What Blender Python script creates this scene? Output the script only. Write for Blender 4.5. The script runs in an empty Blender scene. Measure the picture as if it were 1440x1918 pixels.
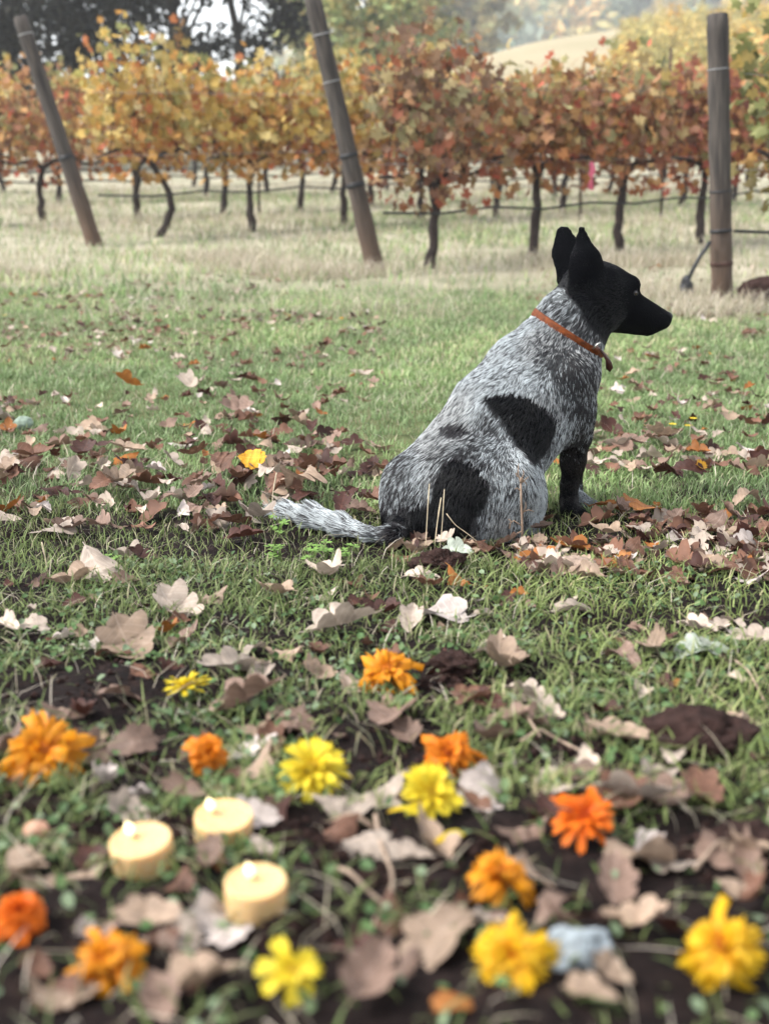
import bpy, math, random
import numpy as np
from mathutils import Vector, Matrix
R = math.radians
random.seed(7); rng = np.random.default_rng(7)
sc = bpy.context.scene
col = sc.collection

# ------------------------------------------------------------------ camera
PITCH = R(16.7); FPX = 2200.0; CAMZ = 0.80
FOCUS = 2.34
cam_d = bpy.data.cameras.new('camera'); cam = bpy.data.objects.new('camera', cam_d); col.objects.link(cam)
cam.location = (0, 0, CAMZ); cam.rotation_euler = (math.pi/2 - PITCH, 0, 0)
cam_d.sensor_fit = 'HORIZONTAL'; cam_d.sensor_width = 24.0; cam_d.lens = FPX/1440*24
cam_d.clip_start = 0.02; cam_d.clip_end = 2000
cam_d.dof.use_dof = True; cam_d.dof.focus_distance = FOCUS; cam_d.dof.aperture_fstop = 3.3
sc.camera = cam
# ------------------------------------------------------------------ sky and sun (bright overcast, light from upper left)
SUN_EL, SUN_AZ = R(50), R(-98)          # azimuth measured from +Y towards +X
w = bpy.data.worlds.new('World'); sc.world = w; w.use_nodes = True
wn = w.node_tree.nodes; wl = w.node_tree.links
sky = wn.new('ShaderNodeTexSky'); sky.sky_type = 'NISHITA'; sky.sun_disc = False
sky.sun_elevation = SUN_EL; sky.sun_rotation = SUN_AZ
sky.air_density = 1.0; sky.dust_density = 1.0; sky.ozone_density = 1.0
hs = wn.new('ShaderNodeHueSaturation'); hs.inputs['Saturation'].default_value = 0.22
wl.new(sky.outputs[0], hs.inputs['Color']); wl.new(hs.outputs[0], wn['Background'].inputs['Color'])
wn['Background'].inputs['Strength'].default_value = 0.105
sun_d = bpy.data.lights.new('sun', 'SUN'); sun = bpy.data.objects.new('sun', sun_d); col.objects.link(sun)
sun_d.energy = 1.5; sun_d.angle = R(14); sun_d.color = (1.0, 0.97, 0.93)
sdir = Vector((math.sin(SUN_AZ)*math.cos(SUN_EL), math.cos(SUN_AZ)*math.cos(SUN_EL), math.sin(SUN_EL)))
sun.rotation_euler = (-sdir).to_track_quat('-Z', 'Y').to_euler()
sc.view_settings.view_transform = 'Standard'; sc.view_settings.look = 'None'
sc.view_settings.gamma = 1.0; sc.view_settings.use_curve_mapping = False
sc.view_settings.exposure = 2.22
sc.render.engine = 'CYCLES'
sc.cycles.use_denoising = True
sc.cycles.max_bounces = 6; sc.cycles.diffuse_bounces = 3; sc.cycles.glossy_bounces = 2
sc.cycles.transmission_bounces = 4; sc.cycles.volume_bounces = 1
sc.cycles.caustics_reflective = False; sc.cycles.caustics_refractive = False

# ------------------------------------------------------------------ helpers
def vnoise(p, seed=0):
    """smooth value noise, p (...,3) -> (...) in 0..1"""
    p = np.asarray(p, dtype=np.float64)
    i = np.floor(p).astype(np.int64); f = p - i; f = f*f*(3-2*f)
    def h(a, b, c):
        n = (a*374761393 + b*668265263 + c*1274126177 + seed*974711) & 0xffffffff
        n = ((n ^ (n >> 13))*1274126177) & 0xffffffff
        n = ((n ^ (n >> 16))*2246822519) & 0xffffffff
        return ((n ^ (n >> 15)) & 0xffffff)/float(0xffffff)
    x, y, z = i[..., 0], i[..., 1], i[..., 2]; fx, fy, fz = f[..., 0], f[..., 1], f[..., 2]
    def lerp(a, b, t): return a + (b-a)*t
    c0 = lerp(lerp(h(x, y, z), h(x+1, y, z), fx), lerp(h(x, y+1, z), h(x+1, y+1, z), fx), fy)
    c1 = lerp(lerp(h(x, y, z+1), h(x+1, y, z+1), fx), lerp(h(x, y+1, z+1), h(x+1, y+1, z+1), fx), fy)
    return lerp(c0, c1, fz)
def n2(x, y, s, seed=0):
    x = np.asarray(x, float); y = np.asarray(y, float)
    return vnoise(np.stack([x*s, y*s, np.zeros_like(x)+.37], -1), seed)
def sst(a, b, x):
    t = np.clip((np.asarray(x, float)-a)/(b-a), 0, 1); return t*t*(3-2*t)

def ground(x, y, detail=True):
    x = np.asarray(x, float); y = np.asarray(y, float)
    g = .43*np.exp(-np.maximum(y, 0)/1.5)
    g = g + .03*np.clip(y-7, 0, 18)
    rise = np.clip(y-26, 0, 84)/84.
    A = np.clip(8.6+.13*x, 3.0, 16)
    g = g + A*rise**1.1*sst(-30, 12, x-(y-30)*.12+6)
    g = g - sst(112, 160, y)*8
    far = sst(165, 330, y)
    g = g + far*np.clip(32+.30*x, 14, 62)
    if detail:
        near = 1-sst(3, 9, y)
        g = g + near*(.020*(n2(x, y, 9, 1)-.5) + .012*(n2(x, y, 27, 2)-.5) + .007*(n2(x, y, 70, 3)-.5))
        g = g + .05*(n2(x, y, 1.3, 4)-.5)*sst(2.6, 6, y)
    return g
def gz(x, y): return float(ground(x, y))
def gs(x, y):
    """smooth ground height of one point, nearer than the rising field"""
    if y > 26: return float(ground(x, y, False))
    return .43*math.exp(-max(y, 0)/1.5)+.03*min(max(y-7, 0), 18)
CP, SP = math.cos(PITCH), math.sin(PITCH)
def ray(px, py):
    a = (px-720)/FPX; b = -(py-959)/FPX
    return np.array([a, CP+b*SP, -SP+b*CP])
def P(px, py, y):
    """the point of the place seen at photo pixel (px,py) at world depth y"""
    d = ray(px, py); return np.array([0, 0, CAMZ])+d*(y/d[1])
def G(px, py):
    """the point of the ground seen at photo pixel"""
    d = ray(px, py); lo, t = .3, .3
    while t < 400:
        p = np.array([0, 0, CAMZ])+d*t
        if p[2] < gs(p[0], p[1]): break
        lo = t; t *= 1.04
    hi = t
    for _ in range(20):
        m = (lo+hi)/2; p = np.array([0, 0, CAMZ])+d*m
        if p[2] < gs(p[0], p[1]): hi = m
        else: lo = m
    p = np.array([0, 0, CAMZ])+d*hi
    return np.array([p[0], p[1], gz(p[0], p[1])])
def proj(p):
    """world points -> photo pixels (used only to judge what is in view)"""
    p = np.asarray(p, float); q = p-np.array([0, 0, CAMZ])
    dep = q[..., 1]*CP-q[..., 2]*SP; up = q[..., 1]*SP+q[..., 2]*CP
    return 720+FPX*q[..., 0]/dep, 959-FPX*up/dep, dep

def new_mesh(name, v, faces=None, tris=None, quads=None, smooth=True, colors=None):
    me = bpy.data.meshes.new(name)
    v = np.asarray(v, np.float32)
    if faces is not None:
        me.from_pydata(v.tolist(), [], [list(map(int, f)) for f in faces])
    else:
        T = np.zeros((0, 3), int) if tris is None else np.asarray(tris, int)
        Q = np.zeros((0, 4), int) if quads is None else np.asarray(quads, int)
        loops = np.concatenate([T.ravel(), Q.ravel()]).astype(np.int32)
        starts = np.concatenate([np.arange(len(T))*3, len(T)*3+np.arange(len(Q))*4]).astype(np.int32)
        me.vertices.add(len(v)); me.vertices.foreach_set('co', v.ravel())
        me.loops.add(len(loops)); me.loops.foreach_set('vertex_index', loops)
        me.polygons.add(len(starts)); me.polygons.foreach_set('loop_start', starts)
        me.update(calc_edges=True); me.validate()
    if smooth: me.polygons.foreach_set('use_smooth', np.ones(len(me.polygons), bool))
    if colors is not None:
        c = np.asarray(colors, np.float32)
        if c.shape[1] == 3: c = np.concatenate([c, np.ones((len(c), 1), np.float32)], 1)
        a = me.attributes.new('tint', 'FLOAT_COLOR', 'POINT'); a.data.foreach_set('color', c.ravel())
    me.update()
    return me
def link(name, me, mat=None, parent=None, label=None, cat=None, group=None, kind=None, loc=None, rot=None):
    o = bpy.data.objects.new(name, me); col.objects.link(o)
    if mat is not None and me is not None and len(me.materials) == 0: me.materials.append(mat)
    if parent is not None: o.parent = parent
    if loc is not None: o.location = loc
    if rot is not None: o.rotation_euler = rot
    if label: o['label'] = label
    if cat: o['category'] = cat
    if group: o['group'] = group
    if kind: o['kind'] = kind
    return o

# ------------------------------------------------------------------ materials
def mat(name, color=(.5, .5, .5), rough=.7, attr=False, noise=None, bump=None, transl=0, spec=.3, sss=0, hue_rand=None, obj_rand=None):
    """principled material; attr: colour from the 'tint' attribute; noise=(scale, dark factor, coords); bump=(scale, strength)"""
    m = bpy.data.materials.new(name); m.use_nodes = True
    nt = m.node_tree; N, L = nt.nodes, nt.links; b = N['Principled BSDF']
    b.inputs['Roughness'].default_value = rough; b.inputs['Specular IOR Level'].default_value = spec
    src = None
    if attr:
        a = N.new('ShaderNodeAttribute'); a.attribute_name = 'tint'; src = a.outputs['Color']
    else:
        c = N.new('ShaderNodeRGB'); c.outputs[0].default_value = (*color, 1); src = c.outputs[0]
    tc = N.new('ShaderNodeTexCoord')
    if obj_rand:
        oi = N.new('ShaderNodeObjectInfo'); h = N.new('ShaderNodeHueSaturation')
        mr = N.new('ShaderNodeMapRange'); mr.inputs['To Min'].default_value = 1-obj_rand; mr.inputs['To Max'].default_value = 1+obj_rand
        L.new(oi.outputs['Random'], mr.inputs['Value']); L.new(mr.outputs[0], h.inputs['Value']); L.new(src, h.inputs['Color']); src = h.outputs[0]
    if noise:
        t = N.new('ShaderNodeTexNoise'); t.inputs['Scale'].default_value = noise[0]; t.inputs['Detail'].default_value = 5
        L.new(tc.outputs['Object'], t.inputs['Vector'])
        mr = N.new('ShaderNodeMapRange'); mr.inputs['From Min'].default_value = .3; mr.inputs['From Max'].default_value = .7
        mr.inputs['To Min'].default_value = noise[1]; mr.inputs['To Max'].default_value = noise[2]
        L.new(t.outputs['Fac'], mr.inputs['Value'])
        mx = N.new('ShaderNodeVectorMath'); mx.operation = 'SCALE'; L.new(src, mx.inputs[0]); L.new(mr.outputs[0], mx.inputs['Scale']); src = mx.outputs[0]
    L.new(src, b.inputs['Base Color'])
    if bump:
        t = N.new('ShaderNodeTexNoise'); t.inputs['Scale'].default_value = bump[0]; t.inputs['Detail'].default_value = 6
        L.new(tc.outputs['Object'], t.inputs['Vector'])
        bp = N.new('ShaderNodeBump'); bp.inputs['Strength'].default_value = bump[1]; bp.inputs['Distance'].default_value = .01
        L.new(t.outputs['Fac'], bp.inputs['Height']); L.new(bp.outputs[0], b.inputs['Normal'])
    if sss:
        b.inputs['Subsurface Weight'].default_value = sss; b.inputs['Subsurface Radius'].default_value = (.02, .012, .005)
        b.inputs['Subsurface Scale'].default_value = .5
    if transl:
        tr = N.new('ShaderNodeBsdfTranslucent'); L.new(src, tr.inputs['Color'])
        mx = N.new('ShaderNodeMixShader'); mx.inputs[0].default_value = transl
        L.new(b.outputs[0], mx.inputs[1]); L.new(tr.outputs[0], mx.inputs[2]); L.new(mx.outputs[0], N['Material Output'].inputs['Surface'])
    return m

# ------------------------------------------------------------------ ground
ROWS, COLS = 520, 300
t = np.linspace(0, 1, ROWS)
yy = np.concatenate([np.linspace(-3, .3, 20), .3+.0095*np.arange(330), ])
step = .0095; ys = list(yy); s = step
while ys[-1] < 620: s *= 1.035; ys.append(ys[-1]+s)
yy = np.array(ys); uu = np.linspace(-1, 1, COLS)
W = np.where(yy < 0, 1.6, 1.6+.62*yy)
X = uu[None]*W[:, None]; Y = np.repeat(yy[:, None], COLS, 1)
Z = ground(X, Y)
idx = np.arange(len(yy)*COLS).reshape(len(yy), COLS)
q = np.stack([idx[:-1, :-1], idx[:-1, 1:], idx[1:, 1:], idx[1:, :-1]], -1).reshape(-1, 4)
gm = bpy.data.materials.new('soil_and_field'); gm.use_nodes = True
def ground_material(m):
    N, L = m.node_tree.nodes, m.node_tree.links; b = N['Principled BSDF']; b.inputs['Roughness'].default_value = .95; b.inputs['Specular IOR Level'].default_value = .1
    geo = N.new('ShaderNodeNewGeometry'); sep = N.new('ShaderNodeSeparateXYZ'); L.new(geo.outputs['Position'], sep.inputs[0])
    def noise(scale, detail=6):
        t = N.new('ShaderNodeTexNoise'); t.inputs['Scale'].default_value = scale; t.inputs['Detail'].default_value = detail
        L.new(geo.outputs['Position'], t.inputs['Vector']); return t.outputs['Fac']
    def ramp(src, stops):
        r = N.new('ShaderNodeValToRGB'); L.new(src, r.inputs[0]); e = r.color_ramp.elements
        e[0].position, e[0].color = stops[0][0], (*stops[0][1], 1); e[1].position, e[1].color = stops[-1][0], (*stops[-1][1], 1)
        for p, c in stops[1:-1]: k = e.new(p); k.color = (*c, 1)
        return r.outputs[0]
    def mrange(src, a, b_):
        r = N.new('ShaderNodeMapRange'); r.interpolation_type = 'SMOOTHSTEP'; r.inputs['From Min'].default_value = a; r.inputs['From Max'].default_value = b_
        L.new(src, r.inputs['Value']); return r.outputs[0]
    def mix(f, a, b_):
        x = N.new('ShaderNodeMix'); x.data_type = 'RGBA'; L.new(f, x.inputs['Factor']); L.new(a, x.inputs['A']); L.new(b_, x.inputs['B']); return x.outputs['Result']
    soil = ramp(noise(42), [(.3, (.0045, .003, .0028)), (.55, (.012, .0075, .0068)), (.75, (.028, .0175, .0145))])
    lawn = ramp(noise(9), [(.3, (.055, .070, .028)), (.55, (.11, .12, .055)), (.75, (.20, .17, .11))])
    dry = ramp(noise(2.2), [(.3, (.17, .18, .11)), (.5, (.31, .29, .21)), (.7, (.42, .38, .29))])
    gold = ramp(noise(.12), [(.3, (.22, .19, .11)), (.7, (.29, .24, .15))])
    far = ramp(noise(.05), [(.3, (.06, .08, .04)), (.7, (.16, .15, .07))])
    c = mix(mrange(sep.outputs['Y'], 2.2, 3.2), soil, lawn)
    c = mix(mrange(sep.outputs['Y'], 5.5, 9), c, dry)
    c = mix(mrange(sep.outputs['Y'], 30, 55), c, gold)
    c = mix(mrange(sep.outputs['Y'], 128, 150), c, far)
    L.new(c, b.inputs['Base Color'])
    bp = N.new('ShaderNodeBump'); bp.inputs['Strength'].default_value = .9; bp.inputs['Distance'].default_value = .008
    L.new(noise(160, 8), bp.inputs['Height']); L.new(bp.outputs[0], b.inputs['Normal'])
ground_material(gm)
link('ground', new_mesh('ground', np.stack([X, Y, Z], -1).reshape(-1, 3), quads=q), gm, kind='structure')

# ------------------------------------------------------------------ dog
def smin(a, b, k):
    h = np.clip(.5+.5*(b-a)/k, 0, 1); return b+(a-b)*h-k*h*(1-h)
def rcone(p, a, b, ra, rb):
    a = np.asarray(a, np.float32); b = np.asarray(b, np.float32)
    ba = b-a; pa = p-a; h = np.clip((pa@ba)/float(ba@ba), 0, 1)
    return np.sqrt(((pa-h[..., None]*ba)**2).sum(-1))-(ra+(rb-ra)*h)
def ell(p, c, axes, rad):
    """ellipsoid, axes rows = unit axes"""
    q = (p-np.asarray(c, np.float32))@np.asarray(axes, np.float32).T/np.asarray(rad, np.float32)
    k0 = np.sqrt((q*q).sum(-1)); k1 = np.sqrt(((q/np.asarray(rad, np.float32))**2).sum(-1))
    return k0*(k0-1)/np.maximum(k1, 1e-6)
def flatcone(p, a, b, ra, rb, n, k):
    """cone squeezed along n"""
    a = np.asarray(a, np.float32); n = np.asarray(n, np.float32)
    d = (p-a)@n
    return rcone(p+d[..., None]*n*(k-1), a, np.asarray(b, np.float32)-0, ra, rb)/1.6
def unit(v): v = np.asarray(v, float); return v/np.linalg.norm(v)

# head frame
HO = P(1108, 552, 2.455); HN = P(1252, 592, 2.515)
Ha = unit(HN-HO); Hl = unit(np.cross((0, 0, 1), Ha)); Hu = np.cross(Ha, Hl)
def H(a, l, u): return HO+Ha*a+Hl*l+Hu*u
HAX = np.stack([Ha, Hl, Hu])
prims = []   # (fn, blend k, flow direction, hair length, zone)
def cone(a, b, ra, rb, k=.03, flow=None, hair=.014, zone='body'):
    a = np.array(a); b = np.array(b)
    prims.append((lambda p, a=a, b=b, ra=ra, rb=rb: rcone(p, a, b, ra, rb), k, unit(b-a) if flow is None else unit(flow), hair, zone, (a+b)/2))
def elp(c, axes, rad, k=.02, flow=(0, 0, -1), hair=.006, zone='head'):
    c = np.array(c)
    prims.append((lambda p, c=c: ell(p, c, axes, rad), k, unit(flow), hair, zone, c))
def chain(pts, k=.03, flow=None, hair=.014, zone='body'):
    q = [(P(*p[:3]), p[3]) for p in pts]
    for (a, ra), (b, rb) in zip(q[:-1], q[1:]): cone(a, b, ra, rb, k, flow, hair, zone)
BK = (-.62, -.35, -.75)       # fur on the trunk runs down the back towards the rump
chain([(1042, 634, 2.42, .058), (985, 694, 2.39, .071), (917, 766, 2.34, .070), (857, 847, 2.29, .066), (778, 910, 2.25, .062)], .04, BK, .013)
chain([(1058, 700, 2.39, .062), (1000, 772, 2.34, .082), (958, 842, 2.28, .067), (900, 890, 2.25, .07)], .045, (-.35, -.2, -.9), .012)
chain([(990, 730, 2.36, .085), (940, 795, 2.30, .088), (870, 870, 2.25, .075)], .04, (-.5, -.3, -.8), .013)
chain([(1065, 705, 2.385, .055), (1072, 770, 2.40, .040)], .04, (0, 0, -1), .012)
# near hind leg: thigh, knee, shank, foot
chain([(800, 925, 2.21, .070), (870, 922, 2.185, .071), (945, 918, 2.175, .056), (982, 932, 2.20, .033)], .06, (-.15, -.1, -1), .014, 'thigh')
chain([(772, 962, 2.21, .056), (850, 982, 2.15, .052), (930, 980, 2.165, .046), (972, 965, 2.19, .036)], .035, (-.1, -.1, -1), .015, 'thigh')
chain([(982, 935, 2.20, .032), (975, 985, 2.18, .026)], .02, (0, 0, -1), .010, 'thigh')
chain([(845, 1012, 2.125, .024), (960, 1008, 2.17, .020), (995, 1003, 2.19, .017)], .02, (1, 0, 0), .006, 'thigh')
# far hind leg, hidden behind
chain([(790, 930, 2.36, .066), (880, 935, 2.40, .062), (955, 945, 2.42, .035)], .035, (0, 0, -1), .016, 'thigh')
chain([(790, 975, 2.36, .05), (900, 975, 2.40, .04), (960, 972, 2.42, .025)], .03, (0, 0, -1), .012, 'thigh')
# near foreleg
chain([(1052, 712, 2.33, .056), (1068, 775, 2.345, .040), (1077, 815, 2.36, .030)], .035, (.1, 0, -1), .012, 'arm')
chain([(1077, 812, 2.36, .028), (1072, 862, 2.365, .0235), (1066, 910, 2.365, .0165), (1065, 936, 2.362, .0175)], .015, (0, 0, -1), .006, 'leg')
pw = G(1066, 972); pw_t = pw+np.array([.035, .012, 0])
cone(P(1065, 936, 2.362), pw+np.array([.002, .008, .020]), .0175, .021, .012, (0, 0, -1), .005, 'leg')
for dx, dy, r in ((.022, -.016, .0105), (.031, -.005, .011), (.031, .009, .011), (.022, .02, .0105)):
    cone(pw+np.array([.004, dy*.8+.008, .018]), pw+np.array([dx, dy+.008, .011]), .013, r, .007, (1, 0, -.4), .004, 'leg')
# far foreleg
chain([(1058, 730, 2.44, .05), (1082, 815, 2.48, .029), (1076, 862, 2.485, .023), (1074, 910, 2.485, .0165), (1075, 928, 2.485, .017)], .015, (0, 0, -1), .006, 'leg')
pf = G(1082, 953)
cone(P(1075, 928, 2.485), pf+np.array([.002, .0, .020]), .017, .02, .012, (0, 0, -1), .005, 'paw')
for dx, dy, r in ((.026, -.014, .0105), (.033, -.003, .011), (.031, .011, .011)):
    cone(pf+np.array([.004, dy*.8, .018]), pf+np.array([dx, dy, .011]), .013, r, .007, (1, 0, -.4), .004, 'paw')
# neck
chain([(1042, 640, 2.42, .066), (1072, 592, 2.44, .058), (1098, 556, 2.452, .050)], .035, (-.5, -.1, -.8), .016, 'neck')
chain([(1080, 655, 2.42, .046), (1108, 608, 2.45, .040)], .03, (-.1, 0, -1), .012, 'neck')
# head
hb = -Ha
elp(H(-.002, 0, .020), HAX, (.064, .056, .052), .02, hb+Hu*.1, .005)
elp(H(.042, 0, .026), HAX, (.045, .043, .040), .025, hb+Hu*.1, .004)
for s_ in (-1, 1):
    elp(H(.018, s_*.034, -.018), HAX, (.048, .026, .042), .025, hb-Hu*.3, .008)
    elp(H(.070, s_*.021, .045), HAX, (.021, .014, .015), .012, hb, .003)
cone(H(.070, 0, -.002), H(.178, 0, -.011), .040, .0225, .028, hb, .003, 'head')
cone(H(.050, 0, -.036), H(.154, 0, -.036), .030, .0165, .014, hb, .003, 'head')
for s_ in (-1, 1): cone(H(.09, s_*.012, -.018), H(.163, s_*.009, -.021), .028, .0165, .012, hb, .003, 'head')
# ears: flattened cones, near one seen edge-on from behind, far one wide
def ear(base, tip, rb, rt, n, k=2.6):
    n = unit(n); n = unit(n-unit(tip-base)*(n@unit(tip-base)))
    prims.append((lambda p: flatcone(p, base, tip, rb, rt, n, k), .010, unit(tip-base), .0035, 'ear', (base+tip)/2))
ear(P(1094, 530, 2.412), P(1097, 492, 2.412), .037, .034, (.25, -1, .1), 2.0)
ear(P(1097, 494, 2.412), P(1089, 433, 2.425), .034, .0110, (.25, -1, .1), 2.2)
ear(P(1072, 520, 2.50), P(1062, 470, 2.515), .034, .030, (-.25, -1, 0), 2.4)
ear(P(1062, 472, 2.515), P(1055, 438, 2.525), .030, .0185, (-.25, -1, 0), 2.4)
# tail along the ground
tl = [G(735, 1024), G(695, 1021), G(645, 1008), G(592, 993), G(547, 980), G(515, 971)]
for p_ in tl: p_[2] = gs(p_[0], p_[1])+.006
tr = [.012, .012, .016, .0175, .013, .005]
for i in range(len(tl)-1):
    cone(tl[i]+np.array([0, 0, tr[i]+.003]), tl[i+1]+np.array([0, 0, tr[i+1]+.003]), tr[i], tr[i+1], .012, tl[i+1]-tl[i]+np.array([0, 0, .01]), (.012, .022, .032, .036, .036)[i], 'tail')
cone(P(765, 985, 2.22), tl[0]+np.array([0, 0, .016]), .04, .013, .03, (-.3, -.2, -1), .012, 'thigh')

def dog_field(p):
    f = None
    for fn, k, *_ in prims:
        d = fn(p); f = d if f is None else smin(f, d, k)
    return f
def surface_nets(field, lo, hi, h):
    n = np.ceil((hi-lo)/h).astype(int)+1
    ax = [(lo[i]+h*np.arange(n[i])).astype(np.float32) for i in range(3)]
    F = np.empty(n, np.float32)
    for i in range(n[0]):                       # slab by slab keeps memory small
        g = np.stack(np.meshgrid(ax[0][i:i+1], ax[1], ax[2], indexing='ij'), -1)
        F[i] = field(g)[0]
    ins = F < 0
    c = np.zeros(n-1, np.int8)
    for a in (0, 1):
        for b in (0, 1):
            for d in (0, 1): c += ins[a:n[0]-1+a, b:n[1]-1+b, d:n[2]-1+d]
    act = (c > 0) & (c < 8); ids = -np.ones(n-1, int); cells = np.argwhere(act); ids[act] = np.arange(len(cells))
    acc = np.zeros((len(cells), 3)); cnt = np.zeros(len(cells))
    corners = [(a, b, d) for a in (0, 1) for b in (0, 1) for d in (0, 1)]
    for ca in corners:
        for k in range(3):
            if ca[k] == 0:
                cb = list(ca); cb[k] = 1
                fa = F[tuple((cells+ca).T)]; fb = F[tuple((cells+cb).T)]
                m = (fa < 0) != (fb < 0); tt = np.where(m, fa/np.where(m, fa-fb, 1), 0)
                pt = np.tile(np.array(ca, float), (len(cells), 1)); pt[:, k] = tt
                acc[m] += pt[m]; cnt[m] += 1
    v = lo+h*(cells+acc/cnt[:, None])
    quads = []
    for k in range(3):
        i, j = (k+1) % 3, (k+2) % 3
        sl0 = [slice(1, -1)]*3; sl0[k] = slice(0, -1); sl1 = list(sl0); sl1[k] = slice(1, None)
        A = ins[tuple(sl0)]; B = ins[tuple(sl1)]
        e = np.argwhere(A != B); s0 = A[tuple(e.T)]
        off = np.array([1, 1, 1]); off[k] = 0; e = e+off
        def cid(di, dj):
            q_ = e.copy(); q_[:, i] -= di; q_[:, j] -= dj; return ids[tuple(q_.T)]
        qd = np.stack([cid(1, 1), cid(0, 1), cid(0, 0), cid(1, 0)], -1)
        qd[~s0] = qd[~s0][:, ::-1]; quads.append(qd)
    return v, np.concatenate(quads)
allp = []
_lo = P(480, 1000, 2.1); lo = np.array([-.27, 2.0, -.03]); hi = np.array([.66, 2.68, .83])
gmin = lo.copy()
dv, dq = surface_nets(dog_field, lo, hi, .0056)
# relax a little
def relax(v, q_, n, lam=.5):
    e = np.concatenate([q_[:, [0, 1]], q_[:, [1, 2]], q_[:, [2, 3]], q_[:, [3, 0]]])
    for _ in range(n):
        s_ = np.zeros_like(v); c_ = np.zeros(len(v))
        np.add.at(s_, e[:, 0], v[e[:, 1]]); np.add.at(c_, e[:, 0], 1)
        v = v+lam*(s_/np.maximum(c_, 1)[:, None]-v)
    return v
dv = relax(dv, dq, 2)
# per-vertex weights of the primitives -> fur flow, length
def attrs(p):
    D = np.stack([pr[0](p.astype(np.float32)) for pr in prims], 1)
    Wt = np.exp(-(D-D.min(1, keepdims=True))/.010); Wt /= Wt.sum(1, keepdims=True)
    flow = Wt@np.stack([pr[2] for pr in prims]); hair = Wt@np.array([pr[3] for pr in prims])
    zones = {z: Wt[:, [i for i, pr in enumerate(prims) if pr[4] == z]].sum(1) for z in ('body', 'thigh', 'arm', 'leg', 'paw', 'neck', 'head', 'ear', 'tail')}
    return flow, hair, zones
# coat pattern: laid on the dog's flank in its own side plane (parallel, not perspective)
SIDE = np.array([0, SP, CP])
def uv(p): return np.stack([p[..., 0], p@SIDE], -1)
def poly_sd(pt, poly):
    """signed distance to polygon, negative inside"""
    d = np.full(len(pt), 1e9); ins = np.zeros(len(pt), bool)
    for i in range(len(poly)):
        a, b = poly[i], poly[i-1]; e = b-a; w_ = pt-a
        h = np.clip((w_@e)/(e@e), 0, 1); d = np.minimum(d, np.linalg.norm(w_-h[:, None]*e, axis=1))
        c1 = (pt[:, 1] >= a[1]) != (pt[:, 1] >= b[1])
        with np.errstate(divide='ignore', invalid='ignore'):
            xx = a[0]+(pt[:, 1]-a[1])/(b[1]-a[1])*e[0]
        ins ^= c1 & (pt[:, 0] < xx)
    return np.where(ins, -d, d)
def patch(pts, y): return uv(np.array([P(a, b, y) for a, b in pts]))
FLANK = patch([(910, 746), (944, 736), (984, 739), (1015, 755), (1044, 784), (1040, 813), (1020, 850), (997, 870), (982, 866), (968, 844), (947, 809), (930, 776)], 2.24)
HIP = patch([(851, 856), (878, 862), (900, 884), (914, 911), (905, 942), (880, 969), (872, 1030), (740, 1040), (705, 1000), (700, 962), (740, 952), (789, 944), (809, 929), (815, 898), (829, 869)], 2.13)
SPOT = patch([(832, 800), (850, 793), (868, 798), (874, 810), (862, 820), (840, 820), (831, 812)], 2.25)
NAPE = patch([(1040, 510), (1062, 560), (1085, 596), (1112, 622), (1145, 650), (1300, 700), (1300, 380), (1000, 380)], 2.42)
SHOULD = patch([(1010, 668), (1060, 650), (1115, 690), (1125, 780), (1070, 800), (1050, 760), (1030, 720)], 2.33)
BACK = patch([(985, 600), (925, 650), (850, 740), (800, 815), (830, 850), (900, 790), (960, 760), (1010, 700)], 2.35)
RUMP = patch([(720, 905), (760, 900), (800, 925), (790, 950), (740, 960), (705, 950)], 2.2)
KNEE = patch([(992, 905), (1020, 920), (1020, 960), (1003, 985), (990, 965), (985, 930)], 2.19)
MUZ = patch([(1198, 556), (1228, 566), (1240, 585), (1226, 600), (1200, 590), (1190, 572)], 2.49)
WITH = patch([(985, 598), (1010, 575), (1022, 560), (1010, 600)], 2.42)
def dark_fraction(p, z, ny):
    u = uv(p); nz = vnoise(p*26, 5)-.5; near = sst(.35, -.1, ny)
    f = np.full(len(p), .55)
    f += .9*(vnoise(p*13, 8)-.5)*.7
    def blend(poly, val, soft, wob=.010, gate=near):
        nonlocal f
        d = poly_sd(u, poly)+nz*wob; a = sst(soft, -soft, d)*gate; f = f*(1-a)+val*a
    blend(BACK, .31, .025); blend(SHOULD, .74, .025, .02); blend(RUMP, .68, .014, .02)
    blend(KNEE, .16, .012)
    f = f*(1-z['arm']*.5)+.78*z['arm']*.5
    blend(FLANK, 1.05, .003, .012); blend(SPOT, .97, .005, .012); blend(HIP, 1.05, .003, .012)
    lg = np.clip(z['leg'], 0, 1); f = f*(1-lg)+1.03*lg
    pw_ = z['paw']; f = f*(1-pw_)+.45*pw_
    t_ = z['tail']; f = f*(1-t_)+(.36+.28*sst(-.10, .02, p[:, 0]))*t_
    hd = np.maximum(z['head']+z['ear'], 0); d = poly_sd(u, NAPE)+nz*.012; a = np.maximum(sst(.005, -.005, d), (hd > .85)*1.)
    f = f*(1-a)+1.06*a
    blend(MUZ, .70, .010, .02, near*1.)
    return f
dn = np.zeros_like(dv)
fn_ = np.cross(dv[dq[:, 2]]-dv[dq[:, 0]], dv[dq[:, 3]]-dv[dq[:, 1]])
for k in range(4): np.add.at(dn, dq[:, k], fn_)
dn /= np.linalg.norm(dn, axis=1, keepdims=True)+1e-12
flow, hair, zones = attrs(dv)
fr = np.clip(dark_fraction(dv, zones, dn[:, 1]), 0, 1)
WHITE = np.array([.44, .475, .485]); BLACK = np.array([.0022, .0024, .0032])
fr = np.where((fr > .8) | (zones['head']+zones['ear'] > .5), 1.0, fr)
skin_c = WHITE*.42*(1-fr[:, None])+BLACK*fr[:, None]
base = G(860, 1020)
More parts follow.
